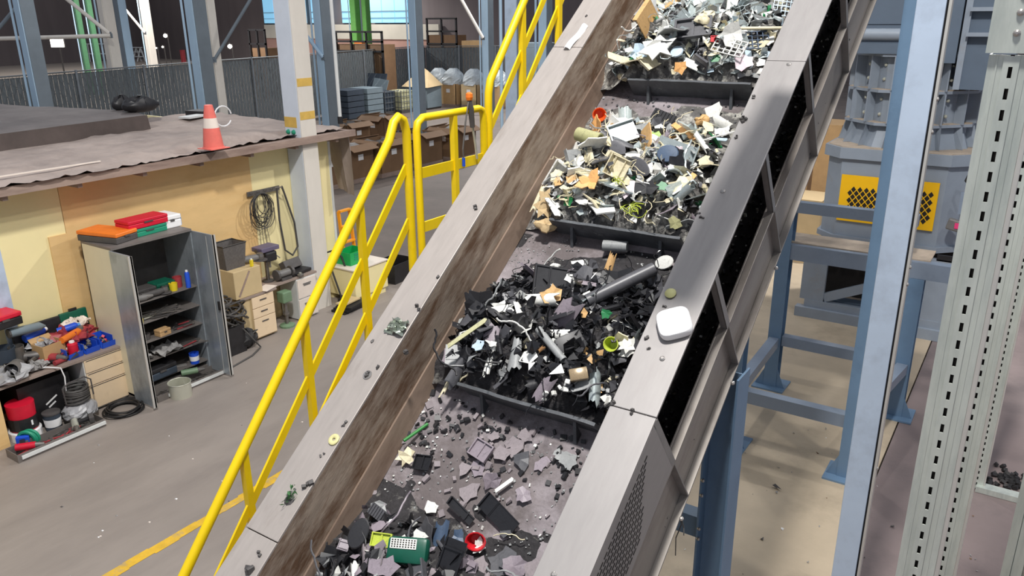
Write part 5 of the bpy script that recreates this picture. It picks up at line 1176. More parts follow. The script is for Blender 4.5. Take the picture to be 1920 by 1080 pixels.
# under the desk
bk = thing('black_carton', 'black carton under the desk with pale print', 'box', (-9.55, 3.98, 0)); MB().span((-.2, -.3, 0), (.2, .3, .58)).build('box', 'black_plastic', bk)
for i, (a, b) in enumerate(((-.12, .06), (-.08, .02))): MB().box((.201, a * .0 + .05, .30 - i * .06), (.002, .16 - .06 * i, .02), (.5, 0, 0)).build('print_line', 'clear_white', bk)
rc = thing('red_bucket', 'red and black printed bucket under the desk', 'bucket', (-9.717, 3.813, 0.000)); rc.location = (-9.30, 3.66, .1)
MB().lathe([(.14, 0), (.15, .34)], n=18).build('body', 'red_plastic', rc, smooth=True); MB().lathe([(.152, .03), (.152, .18)], n=18, cap=False).build('black_band', 'black_plastic', rc); MB().lathe([(.17, -.1), (.172, .0), (.15, .01)], n=18).build('white_rim', 'clear_white', rc)
MB().box((.148, .03, .11), (.004, .02, .06)).build('white_mark', 'clear_white', rc)
tub((-9.18, 3.92, 0), .095, .22, 'dark_blue_grey', 'small dark bucket with a white label under the desk', band='clear_white', lid='dark_grey', name='bucket')
coil((-9.10, 3.62, .06), .09, 5, 'teal_plastic', 'roll of green strap standing under the desk', rot=(R(90), 0, .6), w=.02, spread=.01, name='strap_roll')
lb = thing('bundled_hose_bag', 'grey plastic bag stuffed with a coiled grey hose under the desk', 'bag', (-9.12, 4.22, 0))
o = MB(); o.grid(lambda u, v: (.17 * math.cos(6.283 * u) * math.sin(3.1416 * min(v, .93)) ** .6 * (1 + .1 * vn(u * 14, v * 9, 3)), .2 * math.sin(6.283 * u) * math.sin(3.1416 * min(v, .93)) ** .6 * (1 + .1 * vn(u * 12, v * 10, 5)), .30 * v), 26, 12); o.build('bag', 'bag_grey', lb)
for k in range(6): MB().tube([(.12 * math.cos(a), .13 * math.sin(a), .29 + k * .032 + .015 * math.sin(a + k)) for a in [i * .3142 for i in range(20)]], .017, 7, closed=True).build('hose_loop', 'hose_grey', lb, smooth=True)
MB().tube([(.05, -.16, .3), (.05, -.17, .5), (.05, -.1, .55), (.05, .1, .56), (.05, .17, .5), (.05, .17, .3)], .009, 6).build('carry_frame', 'dark_grey', lb)
ft = openbox((-8.87, 3.80, 0), (.26, 1.0, .10), 0, 'shelf_steel', 'long shallow steel tray of tools on the floor before the desk', 'steel_tray', 'tray', flap=False); MB().span((.131, -.46, .035), (.148, .50, .075)).build('white_front_strip', 'white_side', ft)
drill((-8.88, 3.50, .06), .9, 'red_plastic', 'blue_plastic', 'red drill with a blue battery in the floor tray', 1.25); drill((-8.86, 4.06, .06), -.4, 'steel_bright', 'dark_grey', 'silver drill at the right end of the floor tray', 1.2)
for i in range(6): rods((-8.88, 3.45 + i * .12, .04), 5, .2, 'loose red and grey hand tool in the desk floor tray', seed=50 + i, m='dull_red', spread=.07)['group'] = 'tools in the desk floor tray'

# ---- second desk with file cabinets
d2_ = thing('corner_desk', 'dusty desk with a beige drawer pedestal beside the white column', 'desk', (-9.6, 7.6, 0))
MB().span((-.28, -.78, .70), (.29, -.12, .73)).build('desk_top', 'desk_top', d2_); MB().span((-.28, -.12, .70), (.18, .80, .73)).build('desk_top', 'desk_top', d2_)
MB().span((-.28, -.76, .0), (-.26, .75, .70)).build('back_panel', 'desk_tan', d2_); MB().span((-.26, -.76, 0), (.26, -.60, .70)).build('side_panel', 'desk_tan', d2_)
p_ = MB().span((-.2, -.60, .03), (.27, -.18, .70)).build('pedestal', 'desk_tan', d2_)
for (a, b) in ((.52, .69), (.36, .51), (.05, .35)):
    d_ = MB().span((.272, -.59, a), (.288, -.19, b)).build('drawer', 'desk_beige', d2_, bev=.003); MB().span((.289, -.45, b - .07), (.298, -.33, b - .055)).build('handle', 'dark_grey', d_)
f2 = thing('file_cabinet', 'cream two drawer file cabinet under the corner desk', 'cabinet', (-9.62, 8.16, 0)); MB().span((-.2, -.2, .02), (.2, .2, .695)).build('body', 'white_side', f2)
for (a, b) in ((.37, .68), (.04, .35)):
    d_ = MB().span((.202, -.19, a), (.216, .19, b)).build('drawer', 'cone_band', f2, bev=.003); MB().span((.217, -.08, b - .09), (.226, .08, b - .075)).span((.217, -.07, b - .12), (.220, .07, b - .1)).build('handle', 'grey_plastic', d_)
bc = thing('beige_machine_case', 'large dusty beige steel case standing on the corner desk', 'case', (-9.60, 7.02, .732)); MB().span((-.26, -.26, 0), (.27, .22, .42)).build('shell', 'desk_tan', bc, bev=.008); MB().bar((.272, -.2, .04), (.272, .02, .38), .006, .03).build('brace', 'fascia_wood', bc)
wb = thing('mesh_bin', 'dark mesh waste bin standing on the beige case', 'bin', (-9.62, 6.94, 1.154)); n_ = 20
MB().prism([(.14, .16, 0), (-.14, .16, 0), (-.14, -.16, 0), (.14, -.16, 0)], (0, 0, 0), (0, 0, .005)).build('base', 'mesh_grey', wb)
MB().add([(.13, .16, 0), (-.13, .16, 0), (-.13, -.16, 0), (.13, -.16, 0), (.16, .2, .36), (-.16, .2, .36), (-.16, -.2, .36), (.16, -.2, .36)], [(0, 1, 5, 4), (1, 2, 6, 5), (2, 3, 7, 6), (3, 0, 4, 7)]).build('mesh_wall', 'mesh_grey', wb)
MB().tube([(.16, .2, .36), (-.16, .2, .36), (-.16, -.2, .36), (.16, -.2, .36)], .01, 6, closed=True).build('rim', 'black_plastic', wb)
grinder((-9.5, 7.2, 1.16), 1.2, 'grey_plastic', 'grey bench tool lying right of the mesh bin', 1.6); MB()
o = MB().box((0, 0, .05), (.03, .05, .1), (0, 0, .3)).build('yellow_tag', 'yellow_plastic', None); o.location = (-9.36, 7.12, 1.156); tag(o, 'small yellow tag on the beige case', 'tag'); MB().box((.0, 0, .11), (.02, .02, .02)).build('string', 'clear_white', o)
vi = thing('bench_drill_press', 'dark bench drill press with a purple grey tray on top', 'drill press', (-9.66, 7.62, .732))
MB().tube([(0, 0, 0), (0, 0, .42)], .03, 10).build('pillar', 'steel_dull', vi); MB().lathe([(.09, .0), (.09, .02), (.05, .03)], n=14).build('base', 'dark_grey', vi); MB().box((.03, 0, .42), (.24, .22, .16)).build('head', 'black_plastic', vi, bev=.03); MB().box((.02, .0, .54), (.24, .34, .07)).build('top_tray', mat('purple_grey', (98, 90, 112), .5), vi, bev=.01); MB().tube([(.08, 0, .35), (.08, 0, .24)], .018, 8).build('chuck', 'steel_dull', vi)
MB().tube([(.1, .11, .42), (.14, .16, .36)], .008, 6).build('lever', 'steel_dull', vi)
gr = thing('bench_grinder', 'dusty double wheeled bench grinder on the corner desk', 'bench grinder', (-9.52, 7.82, .732)); MB().tube([(0, -.1, .1), (0, .1, .1)], .06, 12).build('motor', 'grey_plastic', gr, smooth=True)
for s_ in (-1, 1): MB().lathe([(.085, -.02), (.085, .02)], (0, s_ * .14, .1), 16, Matrix.Rotation(R(90), 3, 'X')).build('wheel', 'dark_grey', gr)
MB().box((0, 0, .02), (.14, .2, .04)).build('foot', 'dark_grey', gr)
kb = thing('black_tool_tray', 'black open tool tray with tools on the corner desk', 'tray', (-9.62, 8.15, .732)); MB().box((0, 0, .03), (.28, .42, .05), (0, 0, .1)).build('tray', 'black_plastic', kb, bev=.01); MB().box((-.09, -.02, .13), (.12, .36, .16), (0, -.5, .1)).build('lid', 'dark_grey', kb, bev=.01)
o = MB().lathe([(.05, 0), (.055, .03), (.02, .05)], n=14).build('round_tool', 'steel_dull', None, smooth=True); o.location = (-9.42, 8.06, .732); tag(o, 'round grey metal fitting at the corner desk edge', 'fitting'); MB().lathe([(.02, .05), (.02, .06)], n=10).build('stud', 'steel_bright', o)
rods((-9.40, 7.12, .735), 5, .26, 'red and brass hand tools on the corner desk front', m='dull_red', seed=12); o = MB().box((0, 0, .006), (.2, .28, .008), (0, 0, .3)).build('paper_sheet', 'cone_band', None); o.location = (-9.40, 7.36, .735); tag(o, 'white paper sheet lying on the corner desk', 'paper')
gm = thing('green_bench_vice', 'green pillar tool standing on the floor between the drawers', 'machine tool', (-9.42, 7.70, 0)); MB().lathe([(.12, 0), (.12, .03), (.06, .05)], n=14).build('base', 'olive_green', gm); MB().tube([(0, 0, .04), (0, 0, .42)], .028, 10).build('pillar', 'steel_dull', gm); MB().box((0, 0, .5), (.16, .18, .18)).build('head', 'olive_green', gm, bev=.02); MB().lathe([(.05, .2), (.05, .24)], n=12).build('table', 'steel_dull', gm)
# tangle of hoses and a dark bin between cabinet and desk
hz = thing('hose_heap', 'heap of dusty dark hoses piled on a bin beside the cabinet', 'hoses', (-9.35, 6.52, 0)); MB().span((-.18, -.2, 0), (.18, .2, .42)).build('bin', 'black_plastic', hz)
g_ = random.Random(8)
for k in range(16):
    c_ = Vector((g_.gauss(0, .05), g_.gauss(0, .08), .46 + .02 * k)); ti = Euler((g_.uniform(-.7, .7), g_.uniform(-.7, .7), 0)).to_matrix(); rr = g_.uniform(.12, .26)
    MB().tube([c_ + ti @ Vector((rr * math.cos(a), rr * math.sin(a), 0)) for a in [i * .3142 for i in range(20)]], .014, 6, closed=True).build('hose_loop', g_.choice(['hose_grey', 'dark_grey', 'hose_grey']), hz, smooth=True)
MB().tube([(.1, .1, .5), (.25, .25, .2), (.3, .35, .03), (.42, .1, .015), (.5, -.3, .012), (.55, -.8, .012)], .012, 6).build('loose_end', 'hose_grey', hz, smooth=True)
o = thing('black_sack', 'dark sack lying beside the hose heap', 'sack', (-9.3, 6.80, 0)); f = MB(); f.grid(lambda u, v: (.17 * math.cos(6.283 * u) * math.sin(3.1416 * v), .2 * math.sin(6.283 * u) * math.sin(3.1416 * v), .13 * (1 - math.cos(3.1416 * v)) * (1 + .15 * vn(u * 12, v * 6, 5))), 18, 9); f.build('sack', 'black_rubber', o); MB().tube([(0, .1, .2), (.1, .16, .24), (.12, .05, .22)], .01, 6).build('strap', 'hose_grey', o)
# cables on the wall
hk = thing('wall_hook_rail', 'grey steel hook rail screwed to the booth wall', 'hook rail', (-9.880, 7.875, 2.088)); MB().box((.02, .0, 0), (.02, .62, .07)).build('rail', 'steel_dull', hk)
for k in range(5): MB().tube([(.03, -.26 + k * .13, .01), (.08, -.26 + k * .13, .0), (.09, -.26 + k * .13, .03)], .006, 5).build('hook', 'dark_grey', hk)
hg = thing('hanging_cables', 'tangled bundle of thin dark cables hanging from the hook rail', 'cables', (-9.800, 7.728, 2.090))
g_ = random.Random(6)
for k in range(13):
    w_ = g_.uniform(.05, .20); l_ = g_.uniform(.3, .58); of = g_.gauss(0, .05)
    MB().tube([(.02 + .004 * k, of * math.sin(a / 2) + w_ * math.sin(a), -l_ / 2 + l_ / 2 * math.cos(a)) for a in [i * .3142 for i in range(20)]], .006, 5, closed=True).build('cable_loop', g_.choice(['black_rubber', 'hose_grey', 'hose_grey']), hg, smooth=True)
for k in range(4): MB().tube([(.02, -.06 + .05 * k, -.4), (.03, -.08 + .05 * k, -.6), (.02, -.07 + .06 * k, -.8)], .004, 5).build('cable_tail', 'hose_grey', hg)
h2 = thing('hanging_hose', 'single thick dark hose loop hanging beside the white column', 'hose', (-9.760, 8.089, 2.113)); MB().tube([(.02, -.05, 0), (.03, -.07, -.5), (.03, -.02, -1.0), (.03, .12, -1.12), (.03, .24, -1.0), (.03, .22, -.6), (.03, .08, -.1), (.02, .05, .02)], .016, 7).build('hose', 'hose_grey', h2, smooth=True); MB().tube([(0, -.06, .01), (.08, 0, .02), (0, .06, .01)], .01, 6).build('hook', 'steel_dull', h2)
# ---- crate with the green bin, black bin, mats
pc = thing('cream_crate', 'low cream painted crate standing behind the white column', 'crate', (-9.56, 9.42, 0))
MB().span((-.36, -.40, .1), (.36, .40, .58)).build('body', 'cream_panel', pc, bev=.006); MB().span((-.38, -.42, .58), (.38, .42, .60)).build('lid', 'cone_band', pc)
for x_ in (-.28, .28): MB().span((x_ - .05, -.36, 0), (x_ + .05, .36, .1)).build('skid', 'cream_panel', pc)
MB().span((.361, -.2, .34), (.363, -.06, .48)).build('printed_mark', 'pale_blue_paint', pc)
gbn = openbox((-9.60, 9.38, .602), (.34, .44, .22), .05, 'green_plastic', 'bright green plastic bin standing on the cream crate', 'plastic_bin', 'bin', flap=False)
for k in range(3): MB().span((.171, -.12, .08 + k * .045), (.176, .12, .10 + k * .045)).build('rib', 'teal_plastic', gbn)
openbox((-9.60, 10.45, 0), (.5, .62, .36), .05, 'black_plastic', 'black open plastic bin on the floor behind the cream crate', 'plastic_bin', 'bin', flap=False)
mt = thing('folded_mats', 'stack of black mats on the floor before the cream crate', 'mats', (-9.15, 8.78, 0))
for k in range(3): MB().box((.02 * k, .02 * k, .02 + .04 * k), (.3, .5, .035), (0, 0, .1 * k)).build('mat', 'black_rubber', mt)
MB().box((.0, .0, .145), (.2, .4, .02), (0, 0, .1)).build('tan_board', 'desk_tan', mt)
hc = thing('hand_cart', 'black tubular hand cart leaning between crate and column', 'cart', (-9.62, 8.92, 0))
MB().tube([(.3, -.1, .1), (.05, -.1, .75), (-.1, -.1, .86), (-.1, .2, .86), (.05, .2, .75), (.3, .2, .1)], .016, 7).build('frame', 'black_rubber', hc, smooth=True)
for y_ in (-.12, .22): MB().lathe([(.08, -.02), (.08, .02)], (.3, y_, .085), 14, Matrix.Rotation(R(90), 3, 'X')).build('wheel', 'black_rubber', hc)
ol = thing('orange_ladder', 'orange step ladder standing behind the booth corner', 'ladder', (-9.98, 9.66, 0))
for y_ in (-.05, .22): MB().bar((0, y_, 0), (-.1, y_, 1.38), .03, .06).build('rail', 'amber', ol)
for k in range(5): MB().span((-.04 - .02 * k, -.05, .25 + k * .28), (.04 - .02 * k, .22, .28 + k * .28)).build('rung', 'amber', ol)

# ================================================================== BACK OF THE HALL
COLS = [((-23.802, 11.722, 3.747), .34, .40, 'column_blue', 'column_dark', 'blue grey hall column at the far left behind the dark tarp'),
        ((-29.178, 17.216, 4.193), .34, .40, 'column_white', 'column_white', 'white hall column standing beside the far white railing'),
        ((-30.720, 18.715, 4.161), .30, .34, 'column_dark', 'column_blue', 'dark blue hall column just right of the white one'),
        ((-20.068, 14.432, 4.271), .36, .42, 'column_blue', 'column_dark', 'blue hall column behind the traffic cone'),
        ((-22.453, 16.633, 4.223), .20, .30, 'column_white', 'column_white', 'white hall column partly hidden by the blue one behind the cone'),
        ((-20.295, 19.328, 4.178), .34, .44, 'column_blue', 'column_dark', 'blue hall column right of the white booth column'),
        ((-21.846, 25.868, 4.049), .36, .40, 'column_blue', 'column_dark', 'blue hall column behind the stacked cartons'),
        ((-23.685, 33.478, 3.900), .40, .44, 'column_blue', 'column_dark', 'far blue hall column above the bagged cartons'),
        ((-9.827, 14.923, 4.290), .30, .34, 'pale_blue_paint', 'column_dark', 'pale blue hall column behind the upper stair railing'),
        ((-13.117, 21.570, 4.155), .28, .30, 'column_blue', 'column_dark', 'blue hall column at the right of the upper stair railing'),
        ((-44.579, 28.681, 4.525), .36, .40, 'column_white', 'column_white', 'very far white column in the dark hall'),
        ((-52.027, 28.803, 4.553), .22, .3, 'far_green', 'far_green', 'left one of two far green columns'), ((-51.380, 29.233, 4.547), .22, .3, 'far_green', 'far_green', 'right one of two far green columns'),
        ((-39.078, 40.207, 5.066), .5, .5, 'hall_green', 'hall_green', 'green column before the daylit windows'), ((-38.493, 40.596, 5.060), .36, .4, 'hall_green', 'hall_green', 'narrower green column right of the other before the windows'), ((-40.277, 41.955, 5.081), .4, .4, 'column_white', 'column_white', 'white column between the two green ones')]
for p, w_, d_, m1, m2_, lb_ in COLS:
    t = thing('hall_column', lb_, 'column', (p[0], p[1], 0), rz=R(-4), group=None)
    MB().span((-w_ / 2, -d_ / 2, 0), (w_ / 2, -d_ / 2 + .03, 12)).span((-w_ / 2, d_ / 2 - .03, 0), (w_ / 2, d_ / 2, 12)).build('flange', m1, t)
    MB().span((-.02, -d_ / 2 + .03, 0), (.02, d_ / 2 - .03, 12)).build('web', m2_, t)
    MB().span((w_ / 2 + .001, -d_ / 2 + .03, 0), (w_ / 2 + .02, d_ / 2, 12)).build('side_plate', m2_, t)
    MB().tube([(-w_ / 2 - .08, -d_ / 2 - .04, 0), (-w_ / 2 - .08, -d_ / 2 - .04, 12)], .035, 6).build('conduit', 'column_blue', t)
def brace(p, q_, r_, m, label):
    o = thing('wall_brace', label, 'brace', p); d = Vector(q_) - Vector(p)
    MB().tube([(0, 0, 0), tuple(d)], r_, 8).build('tube', m, o, smooth=True)
    for e in (Vector((0, 0, 0)), d): MB().box(e, (.16, .04, .16)).build('gusset', 'column_dark', o)
brace((-25.069, 10.892, 3.788), (-24.214, 12.097, 5.322), .05, 'column_dark', 'diagonal grey tube brace at the far upper left')
brace((-29.727, 16.076, 5.401), (-28.143, 16.612, 4.136), .07, 'column_white', 'pale diagonal tube brace left of the white hall column')
brace((-31.673, 14.202, 4.010), (-28.102, 16.617, 4.082), .07, 'column_white', 'pale horizontal tube brace at the far left')
brace((-22.231, 16.439, 3.392), (-21.561, 17.686, 5.329), .05, 'column_dark', 'dark diagonal brace left of the white booth column')
brace((-21.081, 18.929, 4.484), (-20.149, 19.096, 3.381), .06, 'column_blue', 'blue diagonal brace right of the white booth column')
brace((-24.543, 32.347, 5.628), (-23.196, 32.421, 3.628), .08, 'column_white', 'pale diagonal brace above the bagged cartons')
brace((-43.839, 26.939, 5.269), (-42.602, 27.205, 3.910), .07, 'column_white', 'far thin pale brace in the dark hall')
# privacy fence
def fence(a, b, h_, label, posts):
    a, b = Vector(a), Vector(b); Ld = (b - a).length; d = (b - a) / Ld; ang = math.atan2(d.y, d.x)
    t = thing('chain_link_fence', label, 'fence', a, rz=ang); n_ = int(Ld / .095); f = MB()
    for k in range(n_): f.span((k * .095 + .012, -.008 + .012 * (k % 2), .08), (k * .095 + .1, .004 + .012 * (k % 2), h_ - .06))
    f.build('privacy_slats', 'fence_slat', t, kind='stuff', label='dark grey vertical privacy slats')
    MB().tube([(0, -.04, h_), (Ld, -.04, h_)], .028, 6).build('top_rail', 'fence_wire', t)
    for k in range(posts + 1): x = Ld * k / posts; MB().tube([(x, -.05, 0), (x, -.05, h_ + .05)], .04, 8).build('post', 'fence_post', t)
    w_ = MB()
    for k in range(int(Ld / .24)): 
        for s_ in (-1, 1):
            x = k * .24
            if 0 < x + s_ * h_ * .5 < Ld: w_.bar((x, -.05, .05), (x + s_ * h_ * .5, -.05, h_ - .02), .008, .008)
    w_.build('wire_mesh', 'fence_wire', t, kind='stuff', label='diagonal chain link wires')
fence((-25.2, 6.0, 0), (-28.6, 20.4, 0), 3.0, 'long dark slatted chain link fence behind the booth roof', 5)
fence((-28.7, 20.6, 0), (-31.6, 37.5, 0), 3.0, 'slatted chain link fence going on behind the white column', 6)
fence((-31.4, 37.8, 0), (-25.5, 40.5, 0), 3.0, 'dark slatted fence behind the bagged cartons', 3)
# cartons on the floor behind the stair
def gaylord(p, d, h_, m, label, rz=0, bag=False, fill=None, flaps=True):
    t = thing('bulk_carton', label, 'carton', (p[0], p[1], 0), rz); a = d / 2
    MB().span((-a, -a, 0), (a, a, .13)).build('pallet', 'fascia_wood', t)
    m_ = MB()
    for p0, p1 in (((-a, -a, .13), (-a + .03, a, h_)), ((a - .03, -a, .13), (a, a, h_)), ((-a, -a, .13), (a, -a + .03, h_)), ((-a, a - .03, .13), (a, a, h_))): m_.span(p0, p1)
    m_.build('walls', m, t)
    MB().span((-.12, -a - .004, h_ * .62), (.12, -a, h_ * .78)).build('paper_label', 'clear_white', t)
    MB().span((a, -.1, h_ * .62), (a + .004, .12, h_ * .78)).build('paper_label', 'clear_white', t)
    if bag:
        f = MB(); f.grid(lambda u, v: ((a + .06) * math.cos(6.283 * u) * (abs(math.cos(6.283 * u)) ** -.35 if abs(math.cos(6.283 * u)) > .2 else 1) * (1 - v ** 3 * .7) * (1 + .06 * vn(u * 20, v * 7, p[0])), (a + .06) * math.sin(6.283 * u) * (1 - v ** 3 * .7) * (1 + .06 * vn(u * 17, v * 9, p[1])), h_ - .05 + .85 * v), 26, 9)
        f.build('plastic_bag', 'plastic_film', t)
    elif fill:
        f = MB(); f.grid(lambda u, v: ((u - .5) * d * .94, (v - .5) * d * .94, h_ - .12 + .12 * vn(u * 5, v * 5, p[1])), 10, 10); f.build('contents', fill, t)
    if flaps and not bag:
        for s_ in (-1, 1): MB().box((s_ * (a + .13), 0, h_ - .02), (.30, d * .95, .015), (0, s_ * .5, 0)).build('flap', m, t)
        MB().box((0, -a - .13, h_ - .04), (d * .95, .30, .015), (.55, 0, 0)).build('flap', m, t)
    return t
for i, (p, d, h_, m, fi, lb_) in enumerate([
    ((-17.043, 15.574, 0.000), 1.15, 1.05, 'cardboard_dark', 'dark_grey', 'open bulk carton behind the hanging tarp end'), ((-17.121, 16.807, 0.000), 1.15, 1.05, 'cardboard_dark', 'cloth_grey', 'open bulk carton left of the stair railing top'),
    ((-17.000, 18.176, 0.000), 1.15, 1.05, 'cardboard_dark', 'dark_grey', 'open bulk carton seen through the landing gap'), ((-17.049, 20.017, 0.000), 1.15, 1.05, 'cardboard_dark', 'dark_blue_grey', 'open dark bulk carton seen through the landing gate'),
    ((-16.828, 21.610, 0.000), 1.15, 1.05, 'cardboard_dark', 'cloth_grey', 'open bulk carton behind the reach grabber'), ((-20.866, 20.671, 0.000), 1.15, 1.05, 'cardboard_dark', 'dark_grey', 'open bulk carton in the second row above the railing'),
    ((-21.266, 22.963, 0.000), 1.15, 1.05, 'cardboard_dark', 'cloth_grey', 'second row bulk carton with grey sheets on top')]):
    gaylord(p, d, h_, m, lb_, rz=.05 * math.sin(i * 2.1), fill=fi)
for i, (px, h_, m, bag, lb_) in enumerate([
    ((-28.110, 35.052, 0.000), 1.2, 'cardboard_pale', True, 'leftmost bagged carton of the far front row'), ((-27.235, 35.221, 0.000), 1.2, 'cardboard', True, 'second bagged carton of the far front row'), ((-25.930, 35.325, 0.000), 1.2, 'cardboard_pale', True, 'third bagged carton of the far front row'), ((-24.362, 35.295, 0.000), 1.2, 'cardboard', True, 'fourth bagged carton of the far front row'),
    ((-23.522, 36.667, 0.000), 1.2, 'cardboard', True, 'bagged carton behind the upper stair railing'), ((-22.952, 38.233, 0.000), 1.2, 'grey_bin', True, 'grey bagged carton at the right of the upper railing')]):
    gaylord(px, 1.05, h_, m, lb_, bag=bag)
for i, p in enumerate([(-31.968, 42.297, 0.000), (-30.516, 43.076, 0.000), (-29.133, 43.817, 0.000)]):
    t = gaylord(p, 1.15, 2.3, 'cardboard_pale', ['left tall pale carton of the rear row', 'middle tall pale carton of the rear row', 'right tall pale carton of the rear row'][i], flaps=False); MB().span((-.57, -.57, 2.3), (.57, .57, 2.32)).build('lid', 'cardboard_pale', t)
t = thing('grey_bulk_bin', 'blue grey bulk bin heaped with folded cardboard', 'bin', ((-27.847, 33.347, 0.000))[:2] + (0,)); MB().span((-.75, -.6, .1), (.75, .6, 1.15)).build('body', 'grey_bin', t); MB().add([(-.9, -.7, 1.15), (.9, -.7, 1.15), (.8, .7, 1.2), (-.8, .7, 1.2), (-.1, .2, 2.1), (.3, .1, 1.95)], [(0, 1, 5, 4), (1, 2, 5), (2, 3, 4, 5), (3, 0, 4), (0, 3, 2, 1)]).build('cardboard_heap', 'cardboard_pale', t)
for k in (-.6, .6): MB().span((k - .1, -.6, 0), (k + .1, .6, .1)).build('foot', 'dark_grey', t)
for i, (p, m) in enumerate([((-27.755, 31.389, 0.000), 'ibc_cream'), ((-28.156, 30.616, 0.000), 'dark_blue_grey')]):
    t = thing('caged_tank', ['cream tank in a wire cage before the grey bulk bin', 'dark tank in a wire cage left of the cream one'][i], 'tank', (p[0], p[1], 0)); MB().span((-.5, -.5, .14), (.5, .5, 1.1)).build('tank', m, t, bev=.05); MB().span((-.55, -.55, 0), (.55, .55, .14)).build('pallet', 'dark_grey', t)
    for k in range(6):
        v = -.53 + k * .212
        MB().tube([(v, -.54, .14), (v, -.54, 1.15)], .014, 5).build('cage_bar', 'fence_wire', t); MB().tube([(.54, v, .14), (.54, v, 1.15)], .014, 5).build('cage_bar', 'fence_wire', t)
    for k in range(4): MB().tube([(-.54, -.54, .3 + k * .27), (.54, -.54, .3 + k * .27), (.54, .54, .3 + k * .27)], .014, 5).build('cage_bar', 'fence_wire', t)
for i, p in enumerate([(-28.214, 28.012, 0.000), (-28.162, 29.294, 0.000)]):
    t = thing('blue_grey_crate', ['left blue grey crate before the dark fence', 'right blue grey crate before the dark fence'][i], 'crate', (p[0], p[1], 0))
    for k in range(5): MB().span((-.65, -.55, .05 + k * .27), (.65, .55, .29 + k * .27)).build('board', 'dark_blue_grey' if i == 0 else 'grey_bin', t)
    MB().span((-.6, -.5, 0), (.6, .5, .05)).build('foot', 'dark_grey', t)
t = thing('sheet_stack', 'dark panels leaning on the slatted fence', 'panels', ((-30.145, 31.470, 0.000))[:2] + (0,)); MB().box((0, .5, .9), (1.6, .05, 1.9), (-.3, 0, 0)).build('panel', 'dark_blue_grey', t); MB().box((.5, .3, .8), (1.0, .05, 1.6), (-.35, .1, 0)).build('panel', 'grey_bin', t)
def rack(p, w_, h_, nx, label):
    zb = p[2]; t = thing('steel_rack', label, 'rack', (p[0], p[1], 0))
    for k in range(nx + 1): MB().span((w_ * k / nx - .05, -.05, 0), (w_ * k / nx + .05, .05, zb + h_)).build('post', 'black_plastic', t)
    for z in (0, h_ * .5, h_): MB().span((-.05, -.05, zb + z - .05), (w_ + .05, .05, zb + z + .05)).build('rail', 'black_plastic', t)
    MB().span((0, .05, .0), (w_, 1.0, zb + h_ * .35)).build('load', 'cardboard_dark', t)
rack((-33.522, 32.850, 2.895), 3.4, 1.0, 3, 'black steel rack standing behind the dark fence'); rack((-33.387, 40.625, 3.031), 2.3, 1.5, 2, 'black steel rack far behind the bagged cartons'); rack((-40.816, 32.853, 2.384), 1.4, 1.6, 2, 'black steel rack left of the white booth column')
t = thing('pipe_railing', 'white pipe railing in the far hall', 'railing', (-97.069, 51.734, 0.000)); 
for k in range(6): MB().tube([(k * 1.2, k * .6, 0), (k * 1.2, k * .6, 2.0)], .07, 6).build('post', 'white_side', t)
for z in (.9, 2.0): MB().tube([(0, 0, z), (6.0, 3.0, z)], .07, 6).build('rail', 'white_side', t)
t = thing('white_step_stand', 'small white step stand on the far hall floor', 'stand', (-90.739, 55.896, 0.000))
t.scale = (1.7, 1.7, 1.7)
for s_ in (0, .5): MB().bar((s_, 0, 0), (s_ + .25, .2, .9), .07, .07).build('leg', 'white_side', t); MB().bar((s_ + .5, .3, 0), (s_ + .25, .2, .9), .07, .07).build('leg', 'white_side', t)
for z in (.3, .6, .9): MB().span((.1, -.05, z), (.85, .3, z + .05)).build('step', 'white_side', t)
lp = thing('lit_panel', 'bright white lit panel in the far dark hall', 'light panel', (-61.418, 32.093, 3.077)); MB().box((0, 0, 0), (.9, .06, .62), (0, 0, .7)).build('panel', 'lit_panel', lp); MB().box((-.02, .05, 0), (1.0, .05, .7), (0, 0, .7)).build('frame', 'dark_grey', lp); MB().span((-.06, .09, -lp.location.z), (.02, .17, .2)).build('pole', 'dark_grey', lp)
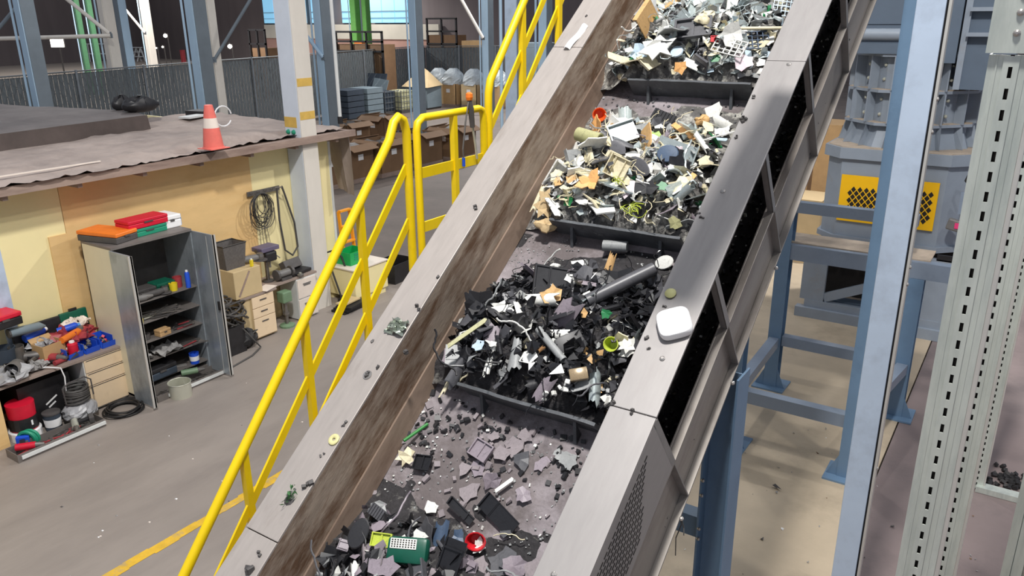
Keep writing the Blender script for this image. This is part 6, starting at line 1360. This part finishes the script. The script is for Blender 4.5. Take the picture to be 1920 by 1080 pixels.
for i, (p, s_, lb_) in enumerate([((-56.776, 37.893, 3.455), .15, 'bright round lamp in the dark hall'), ((-52.551, 40.381, 2.649), .17, 'bright lamp left of the white booth column'), ((-56.797, 37.547, 2.652), .08, 'small low lamp in the dark hall'), ((-57.188, 37.256, 2.580), .06, 'tiny lamp beside the small low one')]):
    t = thing('wall_lamp', lb_, 'lamp', p); MB().lathe([(.01, -s_), (s_ * .8, -s_ * .6), (s_, 0), (s_ * .8, s_ * .6), (.01, s_)], n=12).build('globe', 'lit_panel', t, smooth=True); MB().lathe([(s_ * .3, s_), (s_ * .3, s_ * 1.6)], n=8).build('holder', 'dark_grey', t); MB().span((-.03, .02 + s_, -t.location.z), (.03, .08 + s_, s_)).build('pole', 'dark_grey', t)
for i, (p, d, m, lb_) in enumerate([((-35.799, 38.945, 2.863), (1.2, 1, 1.0), 'cardboard_dark', 'brown bale behind the black rack'), ((-38.433, 39.842, 3.137), (.7, .5, 1.5), 'orange_plastic', 'orange drum stack under the green columns'), ((-29.574, 40.720, 3.253), (1.5, 1.2, 1.6), 'cardboard', 'orange tan carton stack far right of the racks'), ((-22.039, 35.622, 3.349), (1.6, 1.2, 1.0), 'grey_bin', 'blue grey wrapped load behind the upper railing'), ((-81.690, 56.360, 0.000), (.4, .4, 1.4), 'dull_red', 'small red bollard on the far hall floor'), ((-82.065, 63.749, 0.000), (4.4, 2.2, .9), 'grey_plastic', 'low grey heap of sheets on the far floor')]):
    t = thing('stored_goods', lb_, 'goods', (p[0], p[1], 0)); d = (d[0], d[1], max(d[2], p[2])); MB().span((-d[0] / 2, -d[1] / 2, 0), (d[0] / 2, d[1] / 2, d[2] * .93)).build('load', m, t, bev=.03); MB().span((-d[0] / 2, -d[1] / 2, d[2] * .93), (d[0] / 2, d[1] / 2, d[2])).build('cover', m, t)
    t.location.z = 0
for k in range(46):
    x, y = rnd.uniform(-8.4, -5.2), rnd.uniform(2.4, 9); s_ = rnd.uniform(.006, .016)
    o = MB().add([(-s_, -s_ * .6, 0), (s_, -s_ * .4, 0), (s_ * .5, s_, 0), (-s_ * .6, s_ * .7, 0), (0, 0, s_ * .8)], [(0, 1, 4), (1, 2, 4), (2, 3, 4), (3, 0, 4)]).build('floor_crumb', rnd.choice(['clear_white', 'cone_band', 'dark_grey', 'cloth_grey']), None)
    o.location = (x, y, .001); tag(o, 'tiny pale crumb lying on the grey floor left of the railing', 'crumb', 'crumbs on the left floor')
